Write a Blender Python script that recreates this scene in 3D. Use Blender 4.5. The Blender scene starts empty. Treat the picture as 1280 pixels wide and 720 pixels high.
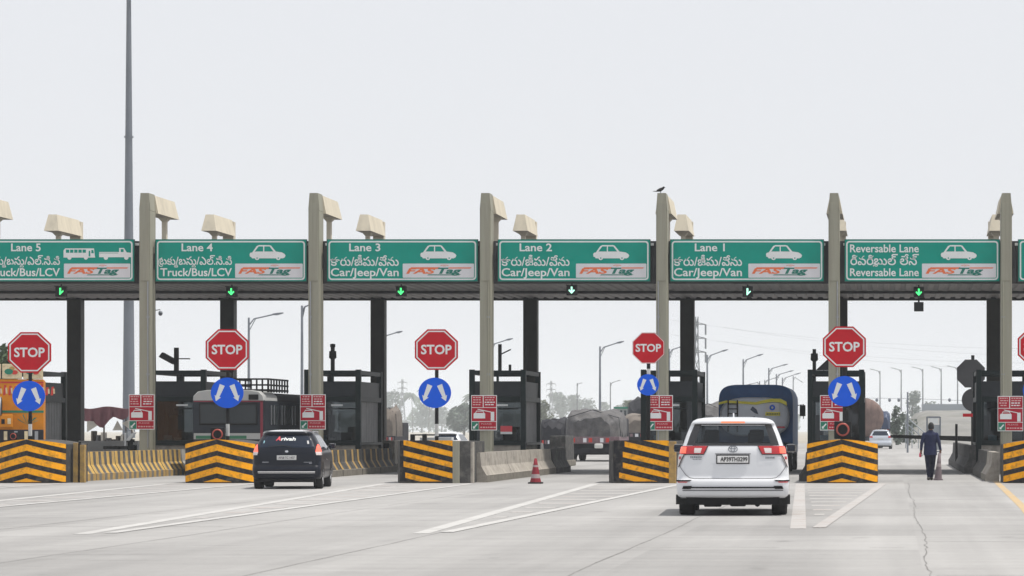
import bpy, bmesh, math, random
from mathutils import Vector, Matrix
random.seed(7)
R = math.radians
PI = math.pi
scene = bpy.context.scene
COL = scene.collection

# ------------------------------------------------------------------ camera geometry
F = 3600.0            # focal length in photo pixels
K = F / 2700.0
CX, CY, H = 1115.0, 538.0, 1.467
def D(d): return d * K
def X(px, d): return (px - CX) * d / F
def Z(py, d): return H + (CY - py) * d / F
def GD(py): return F * H / (py - CY)      # distance at which the ground shows at row py

cam = bpy.data.cameras.new('camera')
cam.sensor_width = 36.0
cam.lens = F / 1280.0 * 36.0
cam.shift_x = (640 - CX) / 1280.0
cam.shift_y = (CY - 360) / 1280.0
cam.clip_start = 0.5
cam.clip_end = 9000
camo = bpy.data.objects.new('camera', cam)
COL.objects.link(camo)
camo.location = (0, 0, H)
camo.rotation_euler = (R(90), 0, 0)
scene.camera = camo
cam.dof.use_dof = True; cam.dof.focus_distance = 88.0; cam.dof.aperture_fstop = 5.6

# ------------------------------------------------------------------ materials
M = {}
def mat(name, col, rough=0.6, metal=0.0, var=0.0, scale=3.0, bump=0.0, bscale=30.0, emit=None, spec=0.5, dirt=None, coat=0.0, stretch=None):
    m = bpy.data.materials.new(name)
    m.use_nodes = True
    nt = m.node_tree
    b = nt.nodes['Principled BSDF']
    b.inputs['Base Color'].default_value = (*col, 1)
    b.inputs['Roughness'].default_value = rough
    b.inputs['Metallic'].default_value = metal
    b.inputs['Specular IOR Level'].default_value = spec
    b.inputs['Coat Weight'].default_value = coat
    b.inputs['Coat Roughness'].default_value = 0.05
    tc = nt.nodes.new('ShaderNodeTexCoord')
    vec = tc.outputs['Object']
    if stretch:
        mp = nt.nodes.new('ShaderNodeMapping')
        mp.inputs['Scale'].default_value = stretch
        nt.links.new(vec, mp.inputs['Vector'])
        vec = mp.outputs['Vector']
    src = None
    if var > 0:
        n = nt.nodes.new('ShaderNodeTexNoise')
        n.inputs['Scale'].default_value = scale
        n.inputs['Detail'].default_value = 6
        n.inputs['Roughness'].default_value = 0.65
        nt.links.new(vec, n.inputs['Vector'])
        r = nt.nodes.new('ShaderNodeMapRange')
        r.inputs['From Min'].default_value = 0.3
        r.inputs['From Max'].default_value = 0.7
        r.inputs['To Min'].default_value = 1 - var
        r.inputs['To Max'].default_value = 1 + var
        nt.links.new(n.outputs['Fac'], r.inputs['Value'])
        mul = nt.nodes.new('ShaderNodeVectorMath')
        mul.operation = 'SCALE'
        mul.inputs[0].default_value = col
        nt.links.new(r.outputs['Result'], mul.inputs['Scale'])
        src = mul.outputs['Vector']
    if dirt:
        dcol, amount, dscale = dirt
        n2 = nt.nodes.new('ShaderNodeTexNoise')
        n2.inputs['Scale'].default_value = dscale
        n2.inputs['Detail'].default_value = 8
        n2.inputs['Roughness'].default_value = 0.7
        nt.links.new(vec, n2.inputs['Vector'])
        r2 = nt.nodes.new('ShaderNodeMapRange')
        r2.inputs['From Min'].default_value = 0.48
        r2.inputs['From Max'].default_value = 0.72
        r2.inputs['To Max'].default_value = amount
        nt.links.new(n2.outputs['Fac'], r2.inputs['Value'])
        mx = nt.nodes.new('ShaderNodeMix')
        mx.data_type = 'RGBA'
        nt.links.new(r2.outputs['Result'], mx.inputs['Factor'])
        if src: nt.links.new(src, mx.inputs['A'])
        else: mx.inputs['A'].default_value = (*col, 1)
        mx.inputs['B'].default_value = (*dcol, 1)
        src = mx.outputs['Result']
    if src: nt.links.new(src, b.inputs['Base Color'])
    if bump > 0:
        n3 = nt.nodes.new('ShaderNodeTexNoise')
        n3.inputs['Scale'].default_value = bscale
        n3.inputs['Detail'].default_value = 5
        nt.links.new(vec, n3.inputs['Vector'])
        bp = nt.nodes.new('ShaderNodeBump')
        bp.inputs['Strength'].default_value = bump
        bp.inputs['Distance'].default_value = 0.05
        nt.links.new(n3.outputs['Fac'], bp.inputs['Height'])
        nt.links.new(bp.outputs['Normal'], b.inputs['Normal'])
    if emit:
        b.inputs['Emission Color'].default_value = (*emit[0], 1)
        b.inputs['Emission Strength'].default_value = emit[1]
    M[name] = m
    return m

def glass(name, tint, transp, rough=0.03):
    m = bpy.data.materials.new(name)
    m.use_nodes = True
    nt = m.node_tree
    nt.nodes.remove(nt.nodes['Principled BSDF'])
    out = nt.nodes['Material Output']
    t = nt.nodes.new('ShaderNodeBsdfTransparent')
    t.inputs['Color'].default_value = (*transp, 1)
    g = nt.nodes.new('ShaderNodeBsdfGlossy')
    g.inputs['Roughness'].default_value = rough
    g.inputs['Color'].default_value = (*tint, 1)
    fr = nt.nodes.new('ShaderNodeFresnel')
    fr.inputs['IOR'].default_value = 1.45
    mx = nt.nodes.new('ShaderNodeMixShader')
    nt.links.new(fr.outputs['Fac'], mx.inputs['Fac'])
    nt.links.new(t.outputs['BSDF'], mx.inputs[1])
    nt.links.new(g.outputs['BSDF'], mx.inputs[2])
    nt.links.new(mx.outputs['Shader'], out.inputs['Surface'])
    M[name] = m
    return m

mat('sign_green', (0.0, 0.275, 0.21), 0.5, spec=0.15, var=0.10, scale=0.8)
mat('sign_edge', (0.0, 0.10, 0.075), 0.5)
mat('sign_white', (0.72, 0.74, 0.74), 0.5, var=0.06, scale=2)
mat('panel_white', (0.66, 0.66, 0.69), 0.5, var=0.05, scale=2)
mat('logo_orange', (0.75, 0.16, 0.05), 0.5)
mat('logo_green', (0.0, 0.16, 0.12), 0.5)
mat('stop_red', (0.50, 0.003, 0.014), 0.5, spec=0.2, var=0.12, scale=1.5)
mat('board_red', (0.40, 0.006, 0.022), 0.5, spec=0.2, var=0.12, scale=3)
mat('board_dash', (0.62, 0.38, 0.38), 0.5)
mat('board_green', (0.0, 0.17, 0.10), 0.5)
mat('round_blue', (0.0, 0.10, 0.70), 0.5, spec=0.2, var=0.08, scale=2)
mat('paint_yellow', (0.95, 0.41, 0.006), 0.6, spec=0.2, var=0.14, scale=2.5, dirt=((0.12, 0.085, 0.035), 0.8, 5.5))
mat('paint_black', (0.012, 0.012, 0.016), 0.6, spec=0.25, var=0.3, scale=3, dirt=((0.12, 0.105, 0.085), 0.6, 6.0))
mat('ochre', (0.40, 0.25, 0.07), 0.7, var=0.25, scale=4, dirt=((0.15, 0.12, 0.09), 0.7, 5))
mat('barrier_yellow', (0.52, 0.33, 0.085), 0.75, var=0.25, scale=4, dirt=((0.16, 0.13, 0.10), 0.8, 3))
mat('barrier_black', (0.07, 0.065, 0.06), 0.75, var=0.35, scale=4, dirt=((0.2, 0.18, 0.15), 0.6, 3))
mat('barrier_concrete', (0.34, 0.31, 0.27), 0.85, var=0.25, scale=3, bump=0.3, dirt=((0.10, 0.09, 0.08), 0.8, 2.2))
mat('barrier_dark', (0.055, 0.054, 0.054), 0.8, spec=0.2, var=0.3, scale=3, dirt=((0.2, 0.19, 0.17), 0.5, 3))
mat('barrier_pale', (0.52, 0.50, 0.46), 0.8, var=0.2, scale=3, dirt=((0.2, 0.18, 0.16), 0.6, 2))
mat('base_grime', (0.16, 0.145, 0.12), 0.85, var=0.3, scale=4)
mat('column_paint', (0.295, 0.288, 0.228), 0.7, var=0.08, scale=1.5, bump=0.08, bscale=8, dirt=((0.22, 0.205, 0.16), 0.75, 1.4), stretch=(3.2, 3.2, 0.14))
mat('arm_paint', (0.62, 0.56, 0.44), 0.7, var=0.08, scale=1.2, dirt=((0.34, 0.31, 0.25), 0.5, 1.4), stretch=(1.5, 1.5, 0.5))
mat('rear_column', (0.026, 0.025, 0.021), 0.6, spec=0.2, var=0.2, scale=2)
mat('soffit', (0.20, 0.185, 0.185), 0.6, var=0.15, scale=0.6)
mat('fascia_dark', (0.06, 0.06, 0.065), 0.6, spec=0.2, var=0.2, scale=1)
mat('beam_dark', (0.018, 0.018, 0.02), 0.6, spec=0.2, var=0.2, scale=1)
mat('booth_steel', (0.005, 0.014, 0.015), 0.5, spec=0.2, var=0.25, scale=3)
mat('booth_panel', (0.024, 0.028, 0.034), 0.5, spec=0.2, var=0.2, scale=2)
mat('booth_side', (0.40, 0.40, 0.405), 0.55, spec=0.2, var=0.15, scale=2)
mat('black', (0.008, 0.008, 0.009), 0.6, spec=0.2, var=0.2, scale=3)
mat('black_gloss', (0.010, 0.010, 0.012), 0.15, coat=0.5)
mat('rubber', (0.018, 0.018, 0.018), 0.85, var=0.3, scale=12)
mat('rim', (0.35, 0.35, 0.36), 0.35, 0.8)
mat('steel', (0.33, 0.34, 0.36), 0.45, 0.6, var=0.1, scale=4)
mat('galv', (0.20, 0.22, 0.25), 0.55, 0.3, var=0.12, scale=2)
mat('mast_grey', (0.13, 0.145, 0.17), 0.6, 0.0, spec=0.2, var=0.10, scale=0.5)
mat('white_post', (0.60, 0.60, 0.58), 0.6, var=0.1, scale=5)
mat('car_white', (0.66, 0.675, 0.705), 0.25, var=0.03, scale=1.5, coat=0.8, spec=0.5)
mat('car_black', (0.004, 0.006, 0.013), 0.32, coat=0.22, spec=0.15)
mat('car_silver', (0.52, 0.56, 0.62), 0.3, 0.3, coat=0.6)
mat('lamp_red', (0.42, 0.006, 0.012), 0.15, coat=0.6)
mat('lamp_lit', (0.75, 0.10, 0.06), 0.3, emit=((1.0, 0.16, 0.10), 0.8))
mat('lamp_amber', (0.75, 0.22, 0.10), 0.3, emit=((1.0, 0.3, 0.15), 0.35))
mat('lamp_clear', (0.62, 0.56, 0.55), 0.15, coat=0.6)
mat('chrome', (0.55, 0.56, 0.58), 0.15, 0.9)
mat('emblem', (0.25, 0.26, 0.28), 0.25, 0.9)
mat('plate', (0.72, 0.72, 0.72), 0.5)
mat('plate_grey', (0.50, 0.50, 0.50), 0.5)
mat('ink', (0.02, 0.02, 0.025), 0.6)
mat('seat', (0.055, 0.058, 0.065), 0.9)
mat('trim_grey', (0.12, 0.12, 0.13), 0.8)
mat('sticker_red', (0.65, 0.06, 0.08), 0.5)
mat('sticker_cyan', (0.35, 0.65, 0.75), 0.5)
glass('glass_car', (0.9, 0.95, 1.0), (0.44, 0.50, 0.53))
glass('glass_front', (0.9, 0.95, 1.0), (0.88, 0.90, 0.91))
glass('glass_dark', (0.8, 0.88, 1.0), (0.10, 0.115, 0.14))
glass('glass_booth', (0.8, 0.85, 0.9), (0.50, 0.52, 0.53))
mat('glass_tint', (0.006, 0.012, 0.026), 0.06, spec=0.4)
mat('tarp_blue', (0.020, 0.085, 0.24), 0.55, spec=0.25, var=0.2, scale=2, bump=0.2, bscale=6)
mat('tank_grey', (0.66, 0.70, 0.77), 0.4, 0.0, var=0.1, scale=2)
mat('tank_yellow', (0.80, 0.72, 0.04), 0.45)
mat('truck_blue', (0.012, 0.03, 0.085), 0.4, var=0.2, scale=2)
mat('rust_tank', (0.17, 0.115, 0.10), 0.65, spec=0.15, var=0.3, scale=1.5, dirt=((0.06, 0.045, 0.04), 0.8, 0.9), stretch=(2, .6, 1))
mat('tarp_grey', (0.085, 0.083, 0.087), 0.85, var=0.4, scale=3.5, bump=1.0, bscale=3, dirt=((0.20, 0.19, 0.18), 0.6, 1.6))
mat('tarp_tan', (0.15, 0.128, 0.11), 0.85, var=0.25, scale=3, bump=0.4, bscale=5)
mat('truck_dark', (0.022, 0.022, 0.028), 0.7, spec=0.2, var=0.3, scale=3)
mat('truck_board', (0.17, 0.11, 0.125), 0.7, var=0.25, scale=5)
mat('truck_orange', (0.60, 0.22, 0.012), 0.6, spec=0.2, var=0.15, scale=3)
mat('truck_cream', (0.62, 0.52, 0.33), 0.6, var=0.15, scale=6, dirt=((0.35, 0.22, 0.12), 0.8, 7))
mat('truck_red', (0.50, 0.03, 0.02), 0.6)
mat('bus_white', (0.36, 0.37, 0.37), 0.5, var=0.12, scale=2, dirt=((0.3, 0.28, 0.25), 0.5, 2))
mat('bus_dark', (0.018, 0.024, 0.034), 0.5, spec=0.25, var=0.2, scale=1.5)
mat('bus_maroon', (0.20, 0.012, 0.03), 0.45)
mat('bus_green', (0.02, 0.14, 0.07), 0.5)
mat('bus_glass', (0.022, 0.028, 0.032), 0.15, spec=0.4)
mat('market_maroon', (0.12, 0.045, 0.055), 0.85, var=0.2, scale=2)
mat('market_white', (0.62, 0.60, 0.54), 0.8, var=0.1, scale=2)
mat('wall_grey', (0.58, 0.58, 0.57), 0.85, var=0.15, scale=1)
mat('cone_red', (0.22, 0.016, 0.03), 0.6, spec=0.2, var=0.2, scale=8, dirt=((0.2, 0.05, 0.04), 0.6, 10))
mat('cone_worn', (0.17, 0.135, 0.145), 0.8, var=0.25, scale=8)
mat('cone_white', (0.30, 0.25, 0.25), 0.6, var=0.15, scale=8)
mat('shirt_navy', (0.009, 0.014, 0.056), 0.9, var=0.2, scale=8, bump=0.3, bscale=12)
mat('trouser_navy', (0.008, 0.010, 0.030), 0.9, var=0.2, scale=8)
mat('skin', (0.16, 0.075, 0.045), 0.6)
mat('hair', (0.006, 0.006, 0.007), 0.8)
mat('shoe', (0.03, 0.022, 0.018), 0.6)
mat('bottle_pink', (0.70, 0.06, 0.12), 0.4)
mat('green_lit', (0.05, 0.7, 0.2), 0.5, emit=((0.06, 1.0, 0.22), 1.4))
mat('mint_lit', (0.5, 0.95, 0.75), 0.5, emit=((0.42, 1.0, 0.72), 1.3))
mat('red_ring', (0.42, 0.07, 0.05), 0.4)
mat('marking_white', (0.45, 0.445, 0.437), 0.8, var=0.08, scale=2.5, spec=0.2, dirt=((0.335, 0.33, 0.325), 1.0, 1.1))
mat('marking_faint', (0.385, 0.374, 0.367), 0.85, spec=0.2, var=0.08, scale=2.5, dirt=((0.335, 0.285, 0.265), 1.0, 1.3))
mat('marking_yellow', (0.46, 0.335, 0.185), 0.85, var=0.1, scale=2, spec=0.2, dirt=((0.34, 0.33, 0.315), 1.0, 1.6))
mat('joint_dark', (0.17, 0.165, 0.16), 0.9, var=0.3, scale=6)
mat('foliage_haze', (0.11, 0.14, 0.11), 0.9, var=0.4, scale=0.6)  # leaf colour paled to stand in for distance haze
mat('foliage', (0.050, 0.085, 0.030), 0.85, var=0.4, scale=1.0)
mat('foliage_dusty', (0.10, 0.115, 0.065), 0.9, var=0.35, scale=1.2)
mat('bark', (0.09, 0.075, 0.06), 0.9, var=0.3, scale=4)
mat('pole_far', (0.22, 0.235, 0.25), 0.6)
mat('guard', (0.30, 0.33, 0.36), 0.7)

def ground_material():
    m = bpy.data.materials.new('plaza_concrete')
    m.use_nodes = True
    nt = m.node_tree
    b = nt.nodes['Principled BSDF']
    b.inputs['Roughness'].default_value = 0.8
    b.inputs['Specular IOR Level'].default_value = 0.3
    tc = nt.nodes.new('ShaderNodeTexCoord')
    L = nt.links.new
    def noise(sc, scale, det=6, rough=0.6):
        mp = nt.nodes.new('ShaderNodeMapping'); mp.inputs['Scale'].default_value = sc
        L(tc.outputs['Object'], mp.inputs['Vector'])
        n = nt.nodes.new('ShaderNodeTexNoise'); n.inputs['Scale'].default_value = scale
        n.inputs['Detail'].default_value = det; n.inputs['Roughness'].default_value = rough
        L(mp.outputs['Vector'], n.inputs['Vector'])
        return n.outputs['Fac']
    def rng(v, a, b_, c, d):
        r = nt.nodes.new('ShaderNodeMapRange')
        r.inputs['From Min'].default_value = a; r.inputs['From Max'].default_value = b_
        r.inputs['To Min'].default_value = c; r.inputs['To Max'].default_value = d
        L(v, r.inputs['Value']); return r.outputs['Result']
    def mul(a, b_):
        q = nt.nodes.new('ShaderNodeMath'); q.operation = 'MULTIPLY'
        L(a, q.inputs[0]); L(b_, q.inputs[1]); return q.outputs[0]
    broad = rng(noise((0.12, 0.05, 1), 1.0), 0.3, 0.7, 0.82, 1.12)
    streak = rng(noise((0.16, 2.2, 1), 1.0, 8, 0.7), 0.3, 0.7, 0.89, 1.08)
    tracks = rng(noise((0.55, 0.012, 1), 1.0, 4), 0.35, 0.7, 1.07, 0.80)
    fine = rng(noise((1, 1, 1), 9.0, 8, 0.75), 0.3, 0.7, 0.92, 1.07)
    # slab to slab tone
    sep = nt.nodes.new('ShaderNodeSeparateXYZ'); L(tc.outputs['Object'], sep.inputs[0])
    def fl(v, size, off):
        q = nt.nodes.new('ShaderNodeMath'); q.operation = 'MULTIPLY_ADD'
        L(v, q.inputs[0]); q.inputs[1].default_value = 1 / size; q.inputs[2].default_value = off
        f = nt.nodes.new('ShaderNodeMath'); f.operation = 'FLOOR'; L(q.outputs[0], f.inputs[0]); return f.outputs[0]
    cx, cy = fl(sep.outputs[0], 3.3, -0.1), fl(sep.outputs[1], 4.6, 0.3)
    cb = nt.nodes.new('ShaderNodeCombineXYZ'); L(cx, cb.inputs[0]); L(cy, cb.inputs[1])
    wn = nt.nodes.new('ShaderNodeTexWhiteNoise'); wn.noise_dimensions = '2D'; L(cb.outputs[0], wn.inputs['Vector'])
    slab = rng(wn.outputs['Value'], 0, 1, 0.93, 1.06)
    spots = rng(noise((1, 0.5, 1), 1.6, 3, 0.5), 0.66, 0.78, 1.0, 0.72)
    smudge = rng(noise((0.30, 1.1, 1), 1.0, 9, 0.72), 0.56, 0.72, 1.0, 0.74)
    pale = rng(noise((0.22, 0.45, 1), 0.9, 7, 0.7), 0.58, 0.72, 1.0, 1.12)
    tot = mul(mul(mul(mul(broad, streak), mul(tracks, fine)), mul(slab, spots)), mul(smudge, pale))
    sc = nt.nodes.new('ShaderNodeVectorMath'); sc.operation = 'SCALE'
    sc.inputs[0].default_value = (0.33, 0.324, 0.319)
    L(tot, sc.inputs['Scale'])
    L(sc.outputs['Vector'], b.inputs['Base Color'])
    bp = nt.nodes.new('ShaderNodeBump'); bp.inputs['Strength'].default_value = 0.25; bp.inputs['Distance'].default_value = 0.02
    L(noise((0.5, 6, 1), 6.0, 6), bp.inputs['Height']); L(bp.outputs['Normal'], b.inputs['Normal'])
    M['plaza_concrete'] = m
ground_material()
mat('earth', (0.33, 0.30, 0.255), 0.95, var=0.25, scale=0.05, dirt=((0.20, 0.20, 0.13), 0.6, 0.03))
mat('ramp_earth', (0.215, 0.21, 0.20), 0.95, var=0.2, scale=0.25, spec=0.1, dirt=((0.15, 0.15, 0.11), 0.8, 0.12), stretch=(1, .25, 1))

# ------------------------------------------------------------------ mesh builder
class MB:
    def __init__(self):
        self.v, self.f, self.mi, self.sm, self.mats = [], [], [], [], []
    def m(self, name):
        mt = M[name]
        if mt not in self.mats: self.mats.append(mt)
        return self.mats.index(mt)
    def face(self, pts, mt, smooth=False):
        i = len(self.v)
        self.v += [tuple(p) for p in pts]
        self.f.append(tuple(range(i, i + len(pts)))); self.mi.append(self.m(mt)); self.sm.append(smooth)
    def grid(self, rows, mt, closed=False, smooth=True, skip=None, mtf=None):
        i0 = len(self.v); n = len(rows[0]); k = self.m(mt) if mt else 0
        for r in rows: self.v += [tuple(p) for p in r]
        for a in range(len(rows) - 1):
            for b in range(n if closed else n - 1):
                c = (b + 1) % n
                if skip and skip(a, b): continue
                self.f.append((i0 + a*n + b, i0 + a*n + c, i0 + (a+1)*n + c, i0 + (a+1)*n + b))
                self.mi.append(self.m(mtf(a, b)) if mtf else k); self.sm.append(smooth)
        return i0
    def box(self, x0, x1, y0, y1, z0, z1, mt, bev=0.0, tx=1.0, ty=1.0):
        """axis aligned box; tx, ty scale the top face about its centre"""
        cx, cy = (x0+x1)/2, (y0+y1)/2
        def T(x, y, t): return (cx+(x-cx)*(tx if t else 1), cy+(y-cy)*(ty if t else 1), z1 if t else z0)
        p = [T(x0,y0,0),T(x1,y0,0),T(x1,y1,0),T(x0,y1,0),T(x0,y0,1),T(x1,y0,1),T(x1,y1,1),T(x0,y1,1)]
        fs = [(0,3,2,1),(4,5,6,7),(0,1,5,4),(1,2,6,5),(2,3,7,6),(3,0,4,7)]
        self._poly(p, fs, mt, bev)
    def _poly(self, p, fs, mt, bev):
        if bev > 0:
            bm = bmesh.new()
            vs = [bm.verts.new(q) for q in p]
            for f in fs: bm.faces.new([vs[i] for i in f])
            bmesh.ops.bevel(bm, geom=bm.edges[:], offset=bev, segments=2, profile=0.7, affect='EDGES')
            bm.verts.index_update()
            i = len(self.v); self.v += [tuple(q.co) for q in bm.verts]
            for f in bm.faces:
                self.f.append(tuple(i + q.index for q in f.verts)); self.mi.append(self.m(mt)); self.sm.append(False)
            bm.free()
        else:
            i = len(self.v); self.v += p
            for f in fs:
                self.f.append(tuple(i + q for q in f)); self.mi.append(self.m(mt)); self.sm.append(False)
    def prism(self, poly, axis, a, b, mt, bev=0.0):
        """2D polygon extruded along an axis. axis 'y': poly in (x,z); 'x': poly in (y,z); 'z': poly in (x,y)"""
        def P(q, t):
            return {'y': (q[0], t, q[1]), 'x': (t, q[0], q[1]), 'z': (q[0], q[1], t)}[axis]
        n = len(poly)
        p = [P(q, a) for q in poly] + [P(q, b) for q in poly]
        fs = [tuple(range(n)), tuple(range(2*n-1, n-1, -1))] + [(i, i+n, (i+1) % n + n, (i+1) % n) for i in range(n)]
        self._poly(p, fs, mt, bev)
    def tube(self, pts, r, mt, n=8, caps=True, smooth=True):
        pts = [Vector(p) for p in pts]
        rs = r if isinstance(r, (list, tuple)) else [r]*len(pts)
        rows = []
        for i, p in enumerate(pts):
            d = (pts[min(i+1, len(pts)-1)] - pts[max(i-1, 0)]).normalized()
            up = Vector((0, 0, 1)) if abs(d.z) < 0.9 else Vector((0, 1, 0))
            a = d.cross(up).normalized(); b = a.cross(d)
            rows.append([p + (a*math.cos(2*PI*k/n) + b*math.sin(2*PI*k/n))*rs[i] for k in range(n)])
        self.grid(rows, mt, closed=True, smooth=smooth)
        if caps:
            self.face(rows[0], mt); self.face(rows[-1][::-1], mt)
    def lathe(self, prof, mt, c=(0, 0, 0), axis='z', n=24, mtf=None):
        rows = []
        for r, t in prof:
            row = []
            for k in range(n):
                a = 2*PI*k/n; u, w = r*math.cos(a), r*math.sin(a)
                q = {'z': (u, w, t), 'x': (t, u, w), 'y': (u, t, w)}[axis]
                row.append((c[0]+q[0], c[1]+q[1], c[2]+q[2]))
            rows.append(row)
        self.grid(rows, mt, closed=True, mtf=(lambda a, b: mtf[a]) if mtf else None)
    def ball(self, c, rx, ry, rz, mt, n=12, m=8):
        rows = []
        for i in range(m+1):
            t = PI*i/m - PI/2
            rows.append([(c[0]+rx*math.cos(t)*math.cos(2*PI*k/n), c[1]+ry*math.cos(t)*math.sin(2*PI*k/n), c[2]+rz*math.sin(t)) for k in range(n)])
        self.grid(rows, mt, closed=True)
    def poly_xz(self, pts, y, mt):
        self.face([(x, y, z) for x, z in pts], mt)
    def text(self, s, mt, x0, x1, z0, z1=None, cap=None, y=0, shear=0.0, bold=0.0, T=None):
        """lettering in the XZ plane facing -Y, fitted to x0..x1 and to a cap height from z0 (or to z0..z1)"""
        c = bpy.data.curves.new('lettering', 'FONT'); c.body = s; c.size = 1; c.offset = bold; c.resolution_u = 3
        o = bpy.data.objects.new('lettering', c)
        me = bpy.data.meshes.new_from_object(o)
        if not me.vertices:
            return
        xs = [v.co.x for v in me.vertices]; ys = [v.co.y for v in me.vertices]
        a, b = min(xs), max(xs)
        kx = (x1-x0)/(b-a)
        if cap is not None: kz, zb = cap/0.70, 0.0
        else: kz, zb = (z1-z0)/(max(ys)-min(ys)), min(ys)
        i = len(self.v); k = self.m(mt)
        for v in me.vertices:
            zz = (v.co.y-zb)*kz
            p = (x0+(v.co.x-a)*kx+shear*zz, y, z0+zz)
            self.v.append(T(p) if T else p)
        for f in me.polygons:
            self.f.append(tuple(i+q for q in f.vertices)); self.mi.append(k); self.sm.append(False)
        bpy.data.meshes.remove(me); bpy.data.objects.remove(o); bpy.data.curves.remove(c)
    def build(self, name, parent=None, loc=None, weld=False):
        me = bpy.data.meshes.new(name)
        me.from_pydata(self.v, [], self.f)
        for mt in self.mats: me.materials.append(mt)
        me.polygons.foreach_set('material_index', self.mi)
        me.polygons.foreach_set('use_smooth', self.sm)
        if weld:
            bm = bmesh.new(); bm.from_mesh(me)
            bmesh.ops.remove_doubles(bm, verts=bm.verts, dist=0.0005)
            bmesh.ops.recalc_face_normals(bm, faces=bm.faces)
            bm.to_mesh(me); bm.free()
        me.update()
        o = bpy.data.objects.new(name, me)
        COL.objects.link(o)
        if parent: o.parent = parent
        if loc: o.location = loc
        return o

def tag(o, label, cat, group=None):
    o['label'] = label; o['category'] = cat
    if group: o['group'] = group
    return o
def thing(name, label, cat, loc=(0, 0, 0), rz=0, group=None):
    o = bpy.data.objects.new(name, None)
    o.empty_display_size = 0.2
    COL.objects.link(o); o.location = loc; o.rotation_euler = (0, 0, rz)
    return tag(o, label, cat, group)
def kids(o): return [c for c in bpy.data.objects if c.parent == o]
def copy_tree(o, parent=None):
    c = o.copy(); COL.objects.link(c)
    if parent: c.parent = parent
    for ch in kids(o): copy_tree(ch, c)
    return c
def dup(o, loc, label, rz=None):
    c = copy_tree(o); c.location = loc; c['label'] = label
    if rz is not None: c.rotation_euler = (0, 0, rz)
    return c
def setting(o, kind='structure'):
    o['kind'] = kind; return o

ORD = ['first', 'second', 'third', 'fourth', 'fifth', 'sixth', 'seventh', 'eighth']

# ------------------------------------------------------------------ the setting
b = MB(); b.face([(-2300, -30, -0.03), (2300, -30, -0.03), (2300, 3400, -0.03), (-2300, 3400, -0.03)], 'earth'); setting(b.build('ground'))
b = MB(); b.face([(-90, -20, 0), (14, -20, 0), (14, 330, 0), (-90, 330, 0)], 'plaza_concrete'); setting(b.build('plaza_road'))
# embankment of the road that climbs to the right beyond the plaza
def ramp():
    b = MB(); rows = []
    xs = [-1, .5, 1.5, 2.5, 3.5, 4.5, 6, 8, 10] + [12 + i*4 for i in range(36)]
    prof = [(300, 0.0), (330, .7), (380, 2.1), (440, 3.6), (505, 5.0), (545, 5.2), (620, 5.2), (680, 0.0)]
    for (y, z) in prof:
        rows.append([(x, y + random.uniform(-3, 3), (z*(lambda t: t*t*(3-2*t))(min(1, max(0, (x-.5-max(0, (440-y)*.035))/5.0)))) if z else -0.05) for x in xs])
    b.grid(rows, 'ramp_earth')
    setting(b.build('embankment'))
ramp()

# painted markings, joints
def stripe(b, p, q, w, z, mt):
    p, q = Vector((*p, 0)), Vector((*q, 0)); d = (q-p).normalized(); n = Vector((-d.y, d.x, 0))*w/2
    b.face([(*(p-n).xy, z), (*(q-n).xy, z), (*(q+n).xy, z), (*(p+n).xy, z)][::1], mt)
NOSE = [(33, 88), (271, 88), (539, 98), (801, 88), (1052.5, 89), (1300, 90)]   # photo centre and width of each island nose
ND = D(60)
NX = [X(c, ND) for c, w in NOSE]
for i, ax, ay in [(0, -22.6, 30), (1, -17.0, 29), (2, -11.3, 30.5), (3, -6.55, 30.7), (4, -1.25, 32.2)]:
    b = MB(); z = 0.004
    xl, xr, ap = NX[i]-1.15, NX[i]+1.25, (ax, D(ay))
    y0 = ND-0.9
    if i == 4: xl, xr = X(1000, D(59.2)), X(1104, D(60.5))
    stripe(b, (xl, y0), (ap[0]-.15, ap[1]), 0.24, z, 'marking_white' if i != 4 else 'marking_faint')
    stripe(b, (xr, y0), (ap[0]+.15, ap[1]+0.4), 0.20, z+0.004, 'marking_white' if i != 4 else 'marking_faint')
    n = 11
    for k in range(1, n):
        t = k/(n+1.5)
        y = y0+(ap[1]-y0)*t
        a, c = xl+(ap[0]-xl)*t+.15, xr+(ap[0]-xr)*t-.13
        b.face([(a, y-.3, 0.003), (c, y-.3, 0.003), (c, y+.45, 0.003), (a, y+.45, 0.003)], 'marking_faint')
    setting(b.build('road_marking'))
b = MB()
for p, q in [((1243, 600), (1281, 636)), ((1281, 636), (1330, 700))]:
    d1, d2 = GD(p[1]), GD(q[1]); stripe(b, (X(p[0], d1), d1), (X(q[0], d2), d2), 0.17, 0.004, 'marking_yellow')
setting(b.build('road_marking'))
b = MB()
def crack(x, y0, y1, w, wob, step, mt='joint_dark'):
    pts = []; y = y0
    while y < y1:
        pts.append((x + random.uniform(-wob, wob) + wob*1.5*math.sin(y*.35), y)); y += step*random.uniform(.6, 1.4)
    for i in range(len(pts)-1):
        ww = w*random.uniform(.5, 1.3)
        (xa, ya), (xb, yb) = pts[i], pts[i+1]
        b.face([(xa-ww/2, ya, .002), (xa+ww/2, ya, .002), (xb+ww/2, yb+.02, .002), (xb-ww/2, yb+.02, .002)], mt)
crack(0.42, 18, D(60), .017, .024, .45)
crack(-3.25, 18, 78, .022, .012, 1.2)
crack(-6.5, 18, 42, .02, .015, 1.0)
crack(-9.85, 18, 78, .014, .01, 1.0); crack(-13.2, 24, 80, .014, .01, 1.0); crack(-16.5, 34, 80, .014, .01, 1.0); crack(-20, 44, 80, .014, .01, 1.0)
crack(2.9, 20, 60, .016, .01, 1.0)
setting(b.build('pavement_joint'))
b = MB()
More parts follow.
